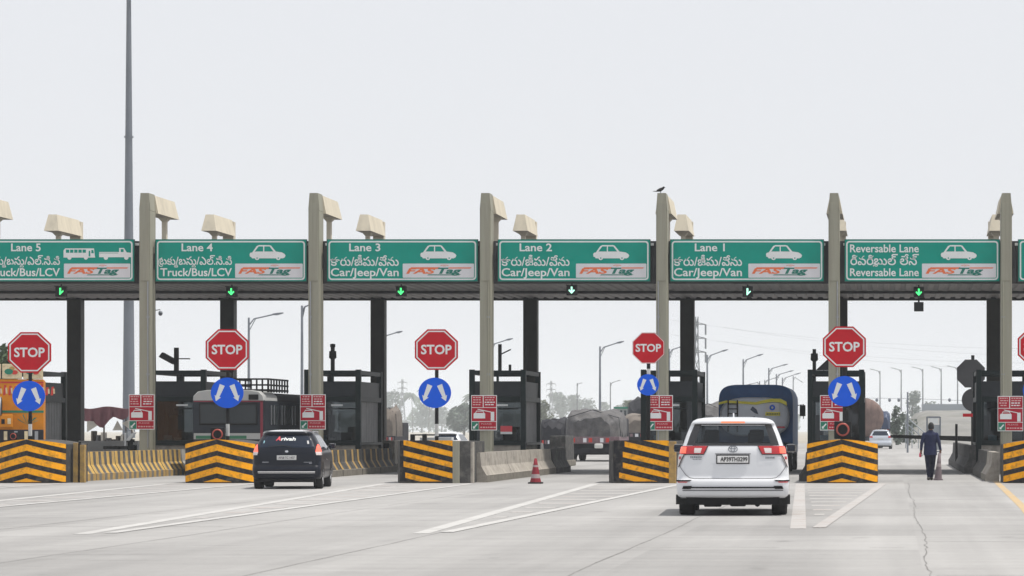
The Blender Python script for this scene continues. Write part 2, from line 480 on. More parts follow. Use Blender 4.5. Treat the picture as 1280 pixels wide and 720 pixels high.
for (x0, x1, y) in [(-8, 0.4, 27.2), (-3.2, 0.4, 36), (0.45, 5, 38), (0.45, 6, 29), (-14, -3.3, 44), (-3.2, .4, 50), (.45, 5, 52), (.45, 3, 70), (-20, -6, 58)]:
    x = x0
    while x < x1:
        w = random.uniform(.4, 1.2)
        if random.random() < .8:
            yy = y+random.uniform(-.02, .02)
            b.face([(x, yy, .0025), (x+w, yy, .0025), (x+w, yy+.03, .0025), (x, yy+.03, .0025)], 'joint_dark')
        x += w
setting(b.build('pavement_joint'))

# ------------------------------------------------------------------ toll canopy with its frames
GX = [-24.75, -19.15, -13.47, -7.63, -1.92, 3.79]
FX = [-30.45] + GX
FY, RY = D(72), D(80.6)
canopy = thing('toll_canopy', 'long grey toll plaza canopy on cream front columns spanning all the lanes', 'canopy', (0, FY, 0))
L0, L1 = -36.0, 13.5
rd = RY-FY
b = MB()
rows0, rows1 = [], []
x = L0; k = 0
prof = []
while x < L1:
    prof += [(x, 6.40), (x+.16, 6.40), (x+.20, 6.45), (x+.34, 6.45)]; x += .38
b.grid([[(p, 0.12, z) for p, z in prof], [(p, rd+.3, z) for p, z in prof]], 'soffit', smooth=False)
b.build('soffit', canopy)
b = MB(); b.box(L0, L1, 0.1, rd+.6, 7.3, 7.55, 'fascia_dark'); b.build('roof', canopy)
b = MB()
x = L0
pr = []
while x < L1:
    pr += [(x, -.06), (x+.10, -.06), (x+.14, -.02), (x+.24, -.02)]; x += .28
b.grid([[(p, y, 6.42) for p, y in pr], [(p, y, 7.74) for p, y in pr]], 'fascia_dark', smooth=False)
b.box(L0, L1, 0, .1, 6.36, 7.78, 'fascia_dark')
b.build('front_fascia', canopy)
b = MB(); b.box(L0, L1, rd+.25, rd+.6, 6.335, 7.6, 'beam_dark'); b.box(L0, L1, rd*.5-.1, rd*.5+.1, 6.30, 6.39, 'beam_dark'); b.build('rear_beam', canopy)
# small white lamps in the gaps at the fascia top
for fx in FX:
    b = MB(); b.box(-.18+fx-.28, fx-.30, -.2, -.07, 7.62, 7.70, 'sign_white'); b.box(fx+.30, fx+.46, -.2, -.07, 7.62, 7.70, 'sign_white'); b.build('fascia_lamp', canopy)
def arm(b, x, y0, y1, ztop, zbot, rearpost):
    # tapering hollow-looking box beam, narrow on top, with a raked free end
    s0 = [(x-.15, ztop), (x+.15, ztop), (x+.27, zbot), (x-.27, zbot)]
    e = y1 + (0.16 if y1 > y0 else -0.16)
    rows = [[(px_, y0, pz) for px_, pz in s0], [(px_, y1 if pz > zbot+.1 else e, pz) for px_, pz in s0]]
    b.grid(rows, 'arm_paint', closed=True, smooth=False)
    b.face(rows[0][::-1] if y1 > y0 else rows[0], 'arm_paint'); b.face(rows[1] if y1 > y0 else rows[1][::-1], 'arm_paint')
    py_ = y1 - (0.75 if y1 > y0 else -0.75)
    b.box(x-.075, x+.075, py_-.10, py_+.10, 7.5, zbot-.12, 'arm_paint')
    b.box(x-.075, x+.075, py_-.10, py_+.10, zbot-.14, zbot+.01, 'arm_paint', tx=2.6, ty=2.4)
for i, fx in enumerate(FX):
    b = MB()
    w = .185
    y0, y1 = -.62, .10
    b.box(fx-w, fx+w, y0, y1, 0.0, 8.75, 'column_paint', bev=.035)
    b.prism([(fx-w, 8.752), (fx+w, 8.752), (fx+.14, 9.33), (fx-.14, 9.33)], 'y', y0, y1, 'column_paint')
    b.box(fx-w+.04, fx+w-.04, y0-.035, y0-.004, 6.42, 9.0, 'column_paint', bev=.01)
    b.build('column', canopy)
    b = MB(); cxx = fx+(.11 if i % 2 else -.11); b.tube([(cxx, y0-.03, .9), (cxx, y0-.03, 6.40)], .022, 'steel' if i % 3 else 'column_paint', n=6)
    for z in (1.6, 3.3, 5.2): b.box(cxx-.05, cxx+.05, y0-.035, y0-.003, z, z+.05, 'steel')
    b.build('conduit', canopy)
    b = MB(); arm(b, fx, .103, 2.75, 9.30, 8.70, True); b.build('arm', canopy)
    b = MB()
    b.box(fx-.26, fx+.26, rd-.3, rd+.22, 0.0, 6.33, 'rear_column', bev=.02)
    b.box(fx-.2, fx+.2, rd-.1, rd+.24, 7.6, 9.25, 'arm_paint')
    b.build('rear_column', canopy)
    b = MB(); arm(b, fx, rd-.103, rd-3.0, 9.30, 8.70, True); b.build('rear_arm', canopy)
    b = MB(); b.box(fx-.32, fx+.50, rd-2.2, rd+.3, 0.2, 1.0, 'barrier_pale', bev=.03, tx=.8); b.box(fx-.42, fx+.70, rd-2.25, rd+.4, 0, .3, 'barrier_concrete', bev=.03, tx=.8); b.build('column_plinth', canopy)

# ------------------------------------------------------------------ lane signs
CAR_ICON = [(0, .36), (.02, .47), (.075, .50), (.20, .93), (.26, .99), (.55, .99), (.60, .95), (.73, .56), (.90, .50), (.97, .40), (1, .30), (.98, .17), (.93, .10), (.07, .10), (.05, .18), (.01, .22)]
def car_icon(b, x0, x1, z0, z1, y, body, hole):
    def P(q): return (x0+q[0]*(x1-x0), z0+q[1]*(z1-z0))
    b.poly_xz([P(q) for q in CAR_ICON], y, body)
    for q in ([(.145, .56), (.255, .90), (.38, .90), (.38, .56)], [(.41, .56), (.41, .90), (.56, .90), (.665, .56)]):
        b.poly_xz([P(p) for p in q], y-.003, hole)
    for c in (.21, .80):
        b.poly_xz([P((c+.06*math.cos(t*PI/8), .10+.115*math.sin(t*PI/8))) for t in range(16)], y-.004, body)
        b.poly_xz([P((c+.022*math.cos(t*PI/8), .115+.045*math.sin(t*PI/8))) for t in range(16)], y-.006, hole)
def fastag(b, x0, x1, z0, z1, y):
    w, h = x1-x0, z1-z0
    def P(u, v): return (x0+u*w, z0+v*h)
    b.poly_xz([P(.10, .62), P(.115, .74), P(.52, .74), P(.505, .62)], y, 'logo_orange')
    b.poly_xz([P(.64, .65), P(.65, .73), P(.97, .73), P(.95, .65)], y, 'logo_orange')
    b.text('FAS', 'logo_orange', x0+.05*w, x0+.43*w, z0+.30*h, cap=.36*h, y=y-.003, shear=.55, bold=.035)
    b.text('Tag', 'logo_green', x0+.46*w, x0+.80*w, z0+.30*h, cap=.40*h, y=y-.003, shear=.5, bold=.04)
    b.poly_xz([P(.34, .17), P(.36, .235), P(.82, .235), P(.79, .17)], y, 'logo_green')
    for k in range(2):
        r0 = .05+.07*k
        pts = [P(.585+r0*math.cos(t*PI/6)*.6, .80+r0*math.sin(t*PI/6)) for t in range(1, 6)]
        pts += [P(.585+(r0-.03)*math.cos(t*PI/6)*.6, .80+(r0-.03)*math.sin(t*PI/6)) for t in range(5, 0, -1)]
        b.poly_xz(pts, y, 'logo_orange')
SD = D(71.78)
S = SD/F                      # metres per photo pixel at the signs
def telugu(b, kind, x0, x1, z0, z1, y):
    if kind == 'car':
        b.text('కారు/జీపు/వేను', 'sign_white', x0, x1, z0, z1, y=y, bold=.012)
    elif kind == 'truck':
        h = z1-z0; w = x1-x0
        b.text('టకుు/బసుు/ఎల్.సి.వి'.replace('కుు', 'కు').replace('సుు', 'సు'), 'sign_white', x0, x1, z0+.16*h, z1, y=y, bold=.012)
        b.text('క', 'sign_white', x0+.20*w, x0+.26*w, z0-.06*h, z0+.22*h, y=y-.002, bold=.02)
        b.text('స', 'sign_white', x0+.445*w, x0+.50*w, z0-.06*h, z0+.2*h, y=y-.002, bold=.02)
        arc = [(x0+.02*w-.035*w*math.sin(t*PI/8), y-.002, z0+.36*h-.34*h*math.cos(t*PI/8)) for t in range(-2, 9)]
        b.tube(arc, .012, 'sign_white', n=5)
    else:
        h = z1-z0; w = x1-x0
        b.text('రివరిబుల్ లేన్', 'sign_white', x0, x1, z0, z1, y=y, bold=.012)
        b.text('స', 'sign_white', x0+.33*w, x0+.40*w, z0-.12*h, z0+.22*h, y=y-.002, bold=.02)
def lane_sign(pl, pr, title, kind, label, content=True):
    w = (pr-pl)*S; h = 53*S; zb = Z(352, SD)
    t = thing('lane_sign', label, 'lane sign', (X(pl, SD), SD, zb), group='green lane signs along the canopy')
    b = MB(); b.box(0, w, 0, .10, 0, h, 'sign_edge', bev=.012)
    b.build('sign_board', t)
    b = MB()
    def rr(x0, x1, z0, z1, r):
        pts = []
        for (cx, cz, a0) in ((x1-r, z1-r, 0), (x0+r, z1-r, 90), (x0+r, z0+r, 180), (x1-r, z0+r, 270)):
            pts += [(cx+r*math.cos(R(a0+a)), cz+r*math.sin(R(a0+a))) for a in (0, 18, 36, 54, 72, 90)]
        return pts
    b.poly_xz([(.025, .025), (w-.025, .025), (w-.025, h-.025), (.025, h-.025)], -.004, 'sign_green')
    o_, i_ = rr(2.2*S, w-2.2*S, 2.0*S, h-2.2*S, 4*S), rr(4.0*S, w-4.0*S, 3.8*S, h-4.0*S, 2.8*S)
    n = len(o_)
    for k in range(n):
        j = (k+1) % n
        b.face([(o_[k][0], -.008, o_[k][1]), (o_[j][0], -.008, o_[j][1]), (i_[j][0], -.008, i_[j][1]), (i_[k][0], -.008, i_[k][1])], 'sign_white')
    b.build('green_face', t)
    if not content: return t
    q = lambda p: p*S
    b = MB()
    if kind == 'rev':
        for zz in (36.8, 7.0): b.text('Reversable Lane', 'sign_white', q(7), q(93), q(zz), cap=q(9.6), y=-.010, bold=.016); b.build('lettering', t); b = MB()
        telugu(b, 'rev', q(7.5), q(93), q(20.5), q(34.5), -.010)
    else:
        x0, x1 = {5: (36, 73), 4: (33, 72), 3: (28, 67), 2: (27.5, 68), 1: (31, 68.5)}[title]
        b.text('Lane %d' % title, 'sign_white', q(x0), q(x1), q(38.2), cap=q(9.4), y=-.010, bold=.018); b.build('lettering', t); b = MB()
        if kind == 'car':
            telugu(b, 'car', q(4.5), q(90), q(19.5), q(33.5), -.010); b.build('lettering', t); b = MB(); b.text('Car/Jeep/Van', 'sign_white', q(5), q(90), q(7), cap=q(9.8), y=-.010, bold=.016)
        else:
            o = 1 if title == 5 else 0
            telugu(b, 'truck', q(5.5+o), q(96+o), q(18.5), q(33), -.010); b.build('lettering', t); b = MB(); b.text('Truck/Bus/LCV', 'sign_white', q(6.5+o), q(96+o), q(7), cap=q(9.8), y=-.010, bold=.016)
    b.build('lettering', t)
    e = {5: 98, 4: 100, 3: 95, 2: 98, 1: 98}.get(title, 97)
    if title == 5: e = 103
    b = MB()
    if title == 5:
        y = -.010
        def bus():
            x0, z0 = q(101.5), q(28)
            P = lambda u, v: (x0+q(u), z0+q(v))
            b.poly_xz([P(0, 2), P(0, 11), P(2, 13.5), P(38, 13.5), P(39.5, 2)], y, 'sign_white')
            for k in range(5): b.poly_xz([P(3+k*5.2, 8), P(7.2+k*5.2, 8), P(7.2+k*5.2, 12), P(3+k*5.2, 12)], y-.003, 'sign_green')
            b.poly_xz([P(31.5, 3.5), P(33.5, 3.5), P(33.5, 10.5), P(31.5, 10.5)], y-.003, 'sign_green'); b.poly_xz([P(34.8, 7.5), P(38, 7.5), P(37.2, 11.5), P(34.8, 11.5)], y-.003, 'sign_green')
            for c in (7.5, 28): b.poly_xz([P(c+2.6*math.cos(t*PI/8), 2+2.6*math.sin(t*PI/8)) for t in range(16)], y-.005, 'sign_white')
            x0 = q(146)
            b.poly_xz([P(0, 2.5), P(0, 9), P(25, 9), P(25, 14), P(31, 14), P(34.5, 8.5), P(40, 8), P(41, 2.5)], y, 'sign_white')
            b.poly_xz([P(27, 9), P(30.6, 9), P(30.6, 12.6), P(27, 12.6)], y-.003, 'sign_green'); b.poly_xz([P(.0, 7.4), P(24, 7.4), P(24, 7.9), P(0, 7.9)], y-.003, 'sign_green')
            for c in (8.5, 34): b.poly_xz([P(c+2.8*math.cos(t*PI/8), 2+2.8*math.sin(t*PI/8)) for t in range(16)], y-.005, 'sign_white')
        bus()
    else:
        c = {4: 140.5, 3: 139.5, 2: 142, 1: 142.5}.get(title, 143)
        car_icon(b, q(c-22.5), q(c+22.5), q(27.2), q(45.8), -.010, 'sign_white', 'sign_green')
    b.build('vehicle_symbol', t)
    x0 = q(e)
    if title == 5: x0 = q(102)
    b = MB(); b.poly_xz(rr(x0, w-q(5), q(4.8), q(22.5), q(1)), -.009, 'panel_white')
    fastag(b, x0, w-q(5), q(4.8), q(22.5), -.013)
    b.build('payment_panel', t)
    return t
lane_sign(-22, 168, 5, 'truck', 'green lane sign reading Lane 5 with white bus and truck symbols')
lane_sign(194, 383.5, 4, 'truck', 'green lane sign reading Lane 4 Truck/Bus/LCV with a white car symbol')
lane_sign(408.5, 597.5, 3, 'car', 'green lane sign reading Lane 3 Car/Jeep/Van')
lane_sign(622, 813, 2, 'car', 'green lane sign reading Lane 2 Car/Jeep/Van')
lane_sign(837.5, 1030, 1, 'car', 'green lane sign reading Lane 1 Car/Jeep/Van')
lane_sign(1055.5, 1250, 'R', 'rev', 'green lane sign reading Reversable Lane in two lines')
lane_sign(1272.5, 1466, 0, 'car', 'green lane sign cut by the frame edge past the last column', content=False)

# green arrow signals under the signs
def signal(px, py, mt, label, kind=0, camera=False):
    d = SD-.25
    s = d/F
    t = thing('lane_signal', label, 'signal light', (X(px, d), d, Z(py, d)), group='green arrow signals under the canopy')
    b = MB(); b.box(-6.5*s, 6.5*s, 0, .22, -6.5*s, 6.5*s, 'black', bev=.02); b.box(-.02, .02, .09, .13, 6.5*s, 9*s, 'black')
    b.box(-6.5*s, 6.5*s, -.12, -.002, 5.6*s, 6.5*s, 'black'); b.build('housing', t)
    b = MB(); u = s
    if kind == 0:
        b.poly_xz([(0, -4.6*u), (3.9*u, -.6*u), (3.1*u, .9*u), (1*u, -1.0*u), (1*u, 4.2*u), (-1*u, 4.2*u), (-1*u, -1.0*u), (-3.1*u, .9*u), (-3.9*u, -.6*u)][::-1], -.004, mt)
    elif kind == 1:
        b.poly_xz([(-.6*u, -4.6*u), (3.9*u, -.2*u), (3.6*u, 1.2*u), (.9*u, -1.0*u), (.9*u, 4.2*u), (-1.3*u, 4.2*u), (-1.3*u, -4.2*u)][::-1], -.004, mt)
    b.build('arrow', t)
    if camera:
        b = MB(); b.box(-6*s, 6*s, 0, .25, -24*s, -12.5*s, 'black', bev=.02); b.box(-.03, .03, .09, .13, -12.6*s, -6.4*s, 'black'); b.build('hanging_box', t)
signal(75.5, 364, 'green_lit', 'half lit green arrow signal below the sign for Lane 5', 1)
signal(289, 364.5, 'green_lit', 'dim green arrow signal below the sign for Lane 4')
signal(501, 364, 'green_lit', 'bright green arrow signal below the sign for Lane 3')
signal(714.5, 362.5, 'mint_lit', 'whitish green arrow signal below the sign for Lane 2')
signal(934.5, 364.5, 'mint_lit', 'half lit pale green arrow signal below the sign for Lane 1', 1)
signal(1148.5, 365, 'green_lit', 'green arrow signal with a black box hanging under it', 0, True)
# ------------------------------------------------------------------ island noses
def band_panel(b, w, zb, ztop, yf, zline, period, duty, phase, my='paint_yellow', mk='paint_black', nx=24, ragged=0.0):
    """striped face between x=-w..w; yf(x) depth, ztop(x) height, zline(x) shift of the stripes"""
    xs = [-w+2*w*i/nx for i in range(nx+1)]
    rag = [random.uniform(0, ragged) for _ in range(40)]
    for i in range(nx):
        a, c = xs[i], xs[i+1]
        for k in range(-3, 12):
            for (o0, o1, mt) in ((0, duty, my), (duty, 1, mk)):
                q = []
                m_ = mt
                if mt == my and ragged and (a+w) < rag[k+3]: m_ = mk
                for x in (a, c):
                    lo = phase+(k+o0)*period+zline(x); hi = phase+(k+o1)*period+zline(x)
                    q.append((max(zb, min(ztop(x), lo)), max(zb, min(ztop(x), hi))))
                if q[0][1]-q[0][0] < 1e-5 and q[1][1]-q[1][0] < 1e-5: continue
                b.face([(a, yf(a), q[0][0]), (c, yf(c), q[1][0]), (c, yf(c), q[1][1]), (a, yf(a), q[0][1])], m_)
def nose(i, kind, label):
    w = NOSE[i][1]/45.0/2
    t = thing('crash_block', label, 'crash barrier', (NX[i], ND, 0), group='striped crash blocks at the island ends')
    if kind == 'chevron':
        zt = lambda x: 1.215-.13*(abs(x)/w)**1.7
        yf = lambda x: .42*(x/w)**2
        pts = [(-w+2*w*k/12) for k in range(13)]
        b = MB()
        front = [(x, yf(x)+.05, zt(x)-.01) for x in pts]
        back = [(x, 2.6, zt(x)-.01) for x in pts]
        b.grid([front, back], 'barrier_dark', smooth=False)
        b.grid([[(x, yf(x)+.05, 0) for x in pts], front], 'barrier_dark', smooth=False)
        for s_ in (-1, 1):
            b.face([(s_*w, .47, 0), (s_*w, 2.6, 0), (s_*w, 2.6, zt(w)-.01), (s_*w, .47, zt(w)-.01)], 'barrier_dark')
        b.face([(-w, 2.6, 0), (w, 2.6, 0), (w, 2.6, zt(w)), (-w, 2.6, zt(w))], 'barrier_dark')
        b.build('body', t)
        b = MB(); band_panel(b, w, .03, zt, yf, lambda x: -.26*abs(x)/w, .315, .56, -.04)
        b.build('striped_panel', t)
    else:
        zt = lambda x: 1.2-.02*abs(x)
        xa, xb = -w+.22, w-.5 if i == 2 else w-.2
        b = MB()
        poly = [(-w, .95), (-w+.2, .10), (xb+.05, .06), (w, .30), (w, 2.8), (-w, 2.8)]
        b.prism(poly, 'z', 0, 1.17, 'barrier_dark', bev=.02); b.build('body', t)
        b = MB(); cx = (xa+xb)/2; hw = (xb-xa)/2
        b2 = MB(); band_panel(b2, hw, .05, lambda x: 1.19, lambda x: .02, lambda x: -.36*(x/hw+1)/2, .30, .50, .185, nx=30, ragged=.30)
        b2.v = [(p[0]+cx, p[1], p[2]) for p in b2.v]
        b2.build('striped_panel', t)
        b = MB()
        if i == 2:
            b.box(xb+.002, xb+.18, 0.02, .3, .0, 1.18, 'column_paint', bev=.01); b.box(w-.05, w+.03, .28, .60, 0, 1.14, 'barrier_concrete', bev=.02)
        else:
            b.box(xb+.002, xb+.19, 0.02, .3, .0, 1.16, 'ochre', bev=.01)
        b.build('corner_post', t)
    return t, w
n0, w0 = nose(0, 'chevron', 'black and yellow chevron crash block in front of the orange truck')
n1, w1 = nose(1, 'chevron', 'black and yellow chevron crash block beside the black car')
n2, w2 = nose(2, 'diagonal', 'crash block with worn diagonal yellow stripes between Lane 3 and Lane 2')
n3, w3 = nose(3, 'diagonal', 'crash block with diagonal yellow stripes left of the white car')
n4, w4 = nose(4, 'chevron', 'black and yellow chevron crash block between the white car and the walking man')
n5, w5 = nose(5, 'chevron', 'chevron crash block cut by the frame edge right of the walking man')
for t, px, py, r in ((n0, 9, 545.5, .10), (n1, 266, 543, .17), (n4, 1053, 537, .21)):
    b = MB(); x0 = X(px, ND)-t.location.x; z0 = Z(py, ND); y = .55
    b.box(x0-r*1.15, x0+r*1.15, y, y+.16, z0-r*1.25, z0+r*1.1, 'black', bev=.03); b.box(x0-.05, x0+.05, y+.02, y+.1, 1.0, z0, 'black')
    lamp = b.build('warning_lamp', t)
    b = MB(); b.lathe([(r*.66, y-.012), (r*.80, y-.03), (r*.90, y-.002)], 'red_ring', c=(x0, 0, z0), axis='y', n=28); b.build('red_ring', lamp)
for x0, mt in ((w0+.13, 'ochre'), (w0+.32, 'ochre')):
    b = MB(); b.box(x0-.07, x0+.06, .9, 1.1, 0, 1.12-(.06 if x0 > w0+.2 else 0), mt, bev=.015); b.build('side_post', n0)
b = MB(); b.box(w0+.20, w0+.25, .95, 1.05, 0, 1.15, 'black'); b.build('side_post', n0)
b = MB(); b.box(-.72, -.60, .8, .95, 1.1, 1.36, 'black', bev=.02); b.box(-.35, -.23, .6, .72, 1.1, 1.37, 'black', bev=.02); b.box(-.74, .55, 1.0, 1.06, 1.32, 1.36, 'black'); b.box(-.5, .4, 1.1, 1.5, 1.16, 1.27, 'sign_white', bev=.01); b.build('top_rail', n2)

# ------------------------------------------------------------------ stop signs with the blue roundels
def stop_sign(px, py, rpx, rpy, i, label, size=1.0, small=False, zpost=1.0):
    d = ND+.75
    s = d/F
    w_, h_ = (.605, .57) if not small else (.447, .435)
    t = thing('stop_sign', label, 'stop sign', (X(px, d), d, 0), group='stop signs on the island ends')
    zc = Z(py, d); rz_ = Z(rpy, d); rx_ = (rpx-px)*s
    b = MB(); pr = .052
    z = zpost; k = 0
    zs = [zpost]
    marks = [(Z(545, d), 'black'), (Z(530, d), 'white_post'), (Z(511, d), 'black'), (rz_, 'black'), (zc+.3, 'black')]
    if small: marks = [(Z(500, d), 'black'), (rz_, 'black'), (Z(461, d), 'white_post'), (zc+.2, 'black')]
    for z1, mt in marks:
        if z1 > z: b.tube([(0, .06, z), (0, .06, z1)], pr, mt, n=10); z = z1
    b.build('post', t)
    b = MB()
    def oct_(k): 
        c = .4142
        return [(k*w_*p, zc+k*h_*q) for p, q in ((-c, 1), (c, 1), (1, c), (1, -c), (c, -1), (-c, -1), (-1, -c), (-1, c))][::-1]
    b.prism(oct_(1.0), 'y', -.012, .012, 'stop_red')
    b.face([(x, .0135, z) for x, z in oct_(.99)][::-1], 'galv')
    if small:
        for q0, q1 in ((.985, .955),):
            A, B = oct_(q0), oct_(q1)
            for k in range(8):
                j = (k+1) % 8; b.face([(A[k][0], -.016, A[k][1]), (A[j][0], -.016, A[j][1]), (B[j][0], -.016, B[j][1]), (B[k][0], -.016, B[k][1])], 'sign_white')
    else:
        A, B = oct_(.925), oct_(.865)
        for k in range(8):
            j = (k+1) % 8; b.face([(A[k][0], -.016, A[k][1]), (A[j][0], -.016, A[j][1]), (B[j][0], -.016, B[j][1]), (B[k][0], -.016, B[k][1])], 'sign_white')
    plate = b.build('stop_plate', t)
    b = MB(); q = .71*w_ if not small else .80*w_
    hh = .255 if not small else .21
    b.text('STOP', 'sign_white', -q, q, zc-hh/2+.005, cap=hh, y=-.019, bold=.024); b.build('lettering', plate)
    b = MB(); rw, rh = (.458, .427) if not small else (.305, .30)
    pts = [(rx_+rw*math.cos(2*PI*k/40), rz_+rh*math.sin(2*PI*k/40)) for k in range(40)]
    b.prism(pts, 'y', -.012, .012, 'round_blue'); b.face([(x, .0135, z) for x, z in pts][::-1], 'galv')
    rd_ = b.build('roundel', t)
    b = MB()
    for s_ in (-1, 1):
        a0 = Vector((rx_+s_*.135*rw/.458, rz_+.22*rh/.427)); a1 = Vector((rx_+s_*.315*rw/.458, rz_-.235*rh/.427))
        dv = (a1-a0).normalized(); nv = Vector((-dv.y, dv.x)); u = rw/.458
        L_ = (a1-a0).length
        P = [a0-nv*.075*u, a0+nv*.075*u, a0+dv*(L_-.14*u)+nv*.05*u, a0+dv*(L_-.15*u)+nv*.095*u, a1, a0+dv*(L_-.15*u)-nv*.095*u, a0+dv*(L_-.14*u)-nv*.05*u]
        b.face([(p.x, -.016, p.y) for p in P], 'sign_white')
    b.build('white_arrow', rd_)
    return t
stop_sign(37, 440.5, 36, 495, 0, 'red stop sign with blue roundel in front of the orange truck')
stop_sign(284, 437, 284, 491, 1, 'red stop sign with blue roundel in front of the bus')
stop_sign(545.5, 437, 543.5, 491, 2, 'red stop sign with blue roundel standing against the open sky')
stop_sign(810.5, 435, 810, 481, 3, 'smaller red stop sign on a thin post left of the white car', small=True)
stop_sign(1055.5, 433.5, 1055.5, 489, 4, 'red stop sign with blue roundel right of the blue tanker truck')
stop_sign(1299, 433.5, 1299, 488, 5, 'red stop sign cut by the frame edge above the last chevron block')

# ------------------------------------------------------------------ red toll notices on the columns
def notice(px, py, fi, label):
    d = FY-.70
    s = d/F
    t = thing('notice_board', label, 'notice board', (X(px, d), d, Z(py, d)), group='red notices on the front columns')
    w, h = 16*s, 22*s
    b = MB(); b.box(-w, w, 0, .025, -h, h, 'sign_white', bev=.004)
    b.box(-.12, .12, .027, .07, -.3, .3, 'galv')
    y = -.003
    b.poly_xz([(-w+.02, 7*s), (-.03-.01, 7*s), (-.04, h-.025), (-w+.02, h-.025)], y, 'board_red')
    b.poly_xz([(-.01, 7*s), (w-.02, 7*s), (w-.02, h-.025), (-.01, h-.025)], y, 'board_red')
    b.poly_xz([(-w+.02, -10.5*s), (w-.02, -10.5*s), (w-.02, 6.2*s), (-w+.02, 6.2*s)], y, 'board_red')
    b.poly_xz([(-w+.26, -h+.025), (w-.02, -h+.025), (w-.02, -11.3*s), (-w+.26, -11.3*s)], y, 'board_red')
    b.poly_xz([(-w+.02, -h+.025), (-w+.25, -h+.025), (-w+.25, -11.3*s), (-w+.02, -11.3*s)], y, 'board_green')
    y = -.006
    for (x0, x1, zz) in ((-w+.05, -.07, 0), (.02, w-.05, 1)):
        for k in range(4):
            z = 19.2*s-k*3.0*s
            x = x0+random.uniform(0, .05); e = x1-random.uniform(0, .06)
            while x < e:
                ww = min(random.uniform(.05, .10), e-x); b.poly_xz([(x, z-.018), (x+ww, z-.018), (x+ww, z+.018), (x, z+.018)], y, 'board_dash' if not (zz and k > 1) else 'sign_white'); x += ww+.02
    b.text('PLEASE', 'board_dash', -.09, .26, -14.8*s, cap=2.1*s, y=y)
    x = -.12
    while x < .34:
        ww = random.uniform(.04, .09); b.poly_xz([(x, -19.0*s), (x+ww, -19.0*s), (x+ww, -17.4*s), (x, -17.4*s)], y, 'board_dash'); x += ww+.025
    b.build('board', t)
    b = MB()
    b.poly_xz([(-13*s, -7*s), (1.5*s, -7*s), (1.5*s, -.8*s), (-.5*s, -.2*s), (-12*s, -.2*s), (-13*s, -1.5*s)], y, 'sign_white')
    b.poly_xz([(-11*s, -.2*s), (-9.5*s, 2.6*s), (-1*s, 2.6*s), (.5*s, -.2*s), (-.4*s, -.2*s), (-1.6*s, 1.7*s), (-9*s, 1.7*s), (-10.2*s, -.2*s)], y-.001, 'sign_white')
    b.poly_xz([(-8*s, 4.0*s), (9*s, .4*s), (9*s, 1.4*s), (-8*s, 5.0*s)], y-.002, 'sign_white')
    b.poly_xz([(8.5*s, -10*s), (12.8*s, -10*s), (12.8*s, 1.2*s), (8.5*s, 1.2*s)], y-.003, 'sign_white')
    b.build('barrier_symbol', t)
    b = MB(); z0 = -16.6*s; x0 = -w+.135
    b.poly_xz([(x0-.075, z0-.085), (x0+.01, z0-.075), (x0-.015, z0-.05), (x0+.085, z0+.06), (x0+.055, z0+.09), (x0-.045, z0-.02), (x0-.07, z0+.005)], y-.001, 'sign_white')
    b.build('tick', t)
for px, py, lab in ((177, 515, 'red notice board on the column left of the bus'), (391, 515, 'red notice board on the column above the black car'),
                    (605, 516, 'red notice board above the bare concrete barriers'), (825, 516, 'red notice board on the column left of the white car'),
                    (1041, 516, 'red notice board half hidden behind the blue roundel beside the tanker'), (1263, 517, 'red notice board on the column at the right edge')):
    notice(px, py, 0, lab)

# ------------------------------------------------------------------ concrete barriers along the islands
BPROF = [(.30, 0), (.30, .20), (.27, .22), (.13, .46), (.10, .84), (-.10, .84), (-.10, 0)]   # profile from the lane side to the island side
def barrier(x, y0, y1, label, style, side=1, h=.84):
    t = None
    b = MB()
    ys = [y0]
    step = .30
    n = max(1, round((y1-y0-.04)/step)); st = (y1-y0-.04)/n
    ys = [y0+st*k for k in range(n+1)]
    rows = [[(side*(p-.10), yy-y0, z*h/.84) for p, z in BPROF] for yy in ys]
    def mf(a, c):
        if style == 'striped':
            if c < 2: return 'ochre' if a % 2 == 0 else 'base_grime'
            return 'barrier_yellow' if a % 2 == 0 else 'barrier_black'
        if style == 'faded':
            if c < 2: return 'base_grime'
            return 'ochre' if a % 4 == 0 else 'barrier_dark'
        if style == 'dark': return 'barrier_dark'
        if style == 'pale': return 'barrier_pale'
        return 'base_grime' if c < 1 else 'barrier_concrete'
    b.grid(rows, None, closed=True, smooth=False, mtf=mf)
    e = {'striped': 'barrier_concrete', 'faded': 'barrier_dark', 'dark': 'barrier_dark', 'pale': 'barrier_pale'}.get(style, 'barrier_concrete')
    b.face(rows[0], e); b.face(rows[-1][::-1], e)
    o = b.build('concrete_barrier', None, (x, y0, 0))
    tag(o, label, 'barrier', 'concrete barriers along the islands')
    return o
def run(x, y0, y1, L, style, fmt, side=1, h=.84):
    n = max(1, round((y1-y0)/L)); st = (y1-y0)/n
    for k in range(n):
        barrier(x, y0+k*st+.02, y0+(k+1)*st-.02, fmt % ORD[k], style if isinstance(style, str) else style[min(k, len(style)-1)], side, h)
RX = [X(79, D(61.2)), X(316, ND)+.05, X(590, ND)+.05, X(846, ND)+.1]
run(RX[0], ND+1.6, D(71.3), 2.6, 'striped', '%s yellow and black striped concrete barrier counting back from the orange truck block')
barrier(RX[0], D(71.4), D(73.2), 'bare pale concrete barrier between the striped ones in front of the bus', 'pale')
barrier(RX[0], D(73.3), D(78.5), 'dim striped concrete barrier running back beside the bus', 'striped')
run(RX[1], ND+8.5, D(76.5), 3.2, 'faded', '%s faded dark barrier with dull yellow bars behind the black car')
run(RX[2], ND+1.2, D(73.5), 5.4, 'plain', '%s bare fluted concrete barrier behind the red cone', 1)
barrier(RX[2], D(73.7), D(76.8), 'shaded bare concrete barrier below the booth behind the red cone', 'dark')  # canopy shade put into the darker colour of this segment
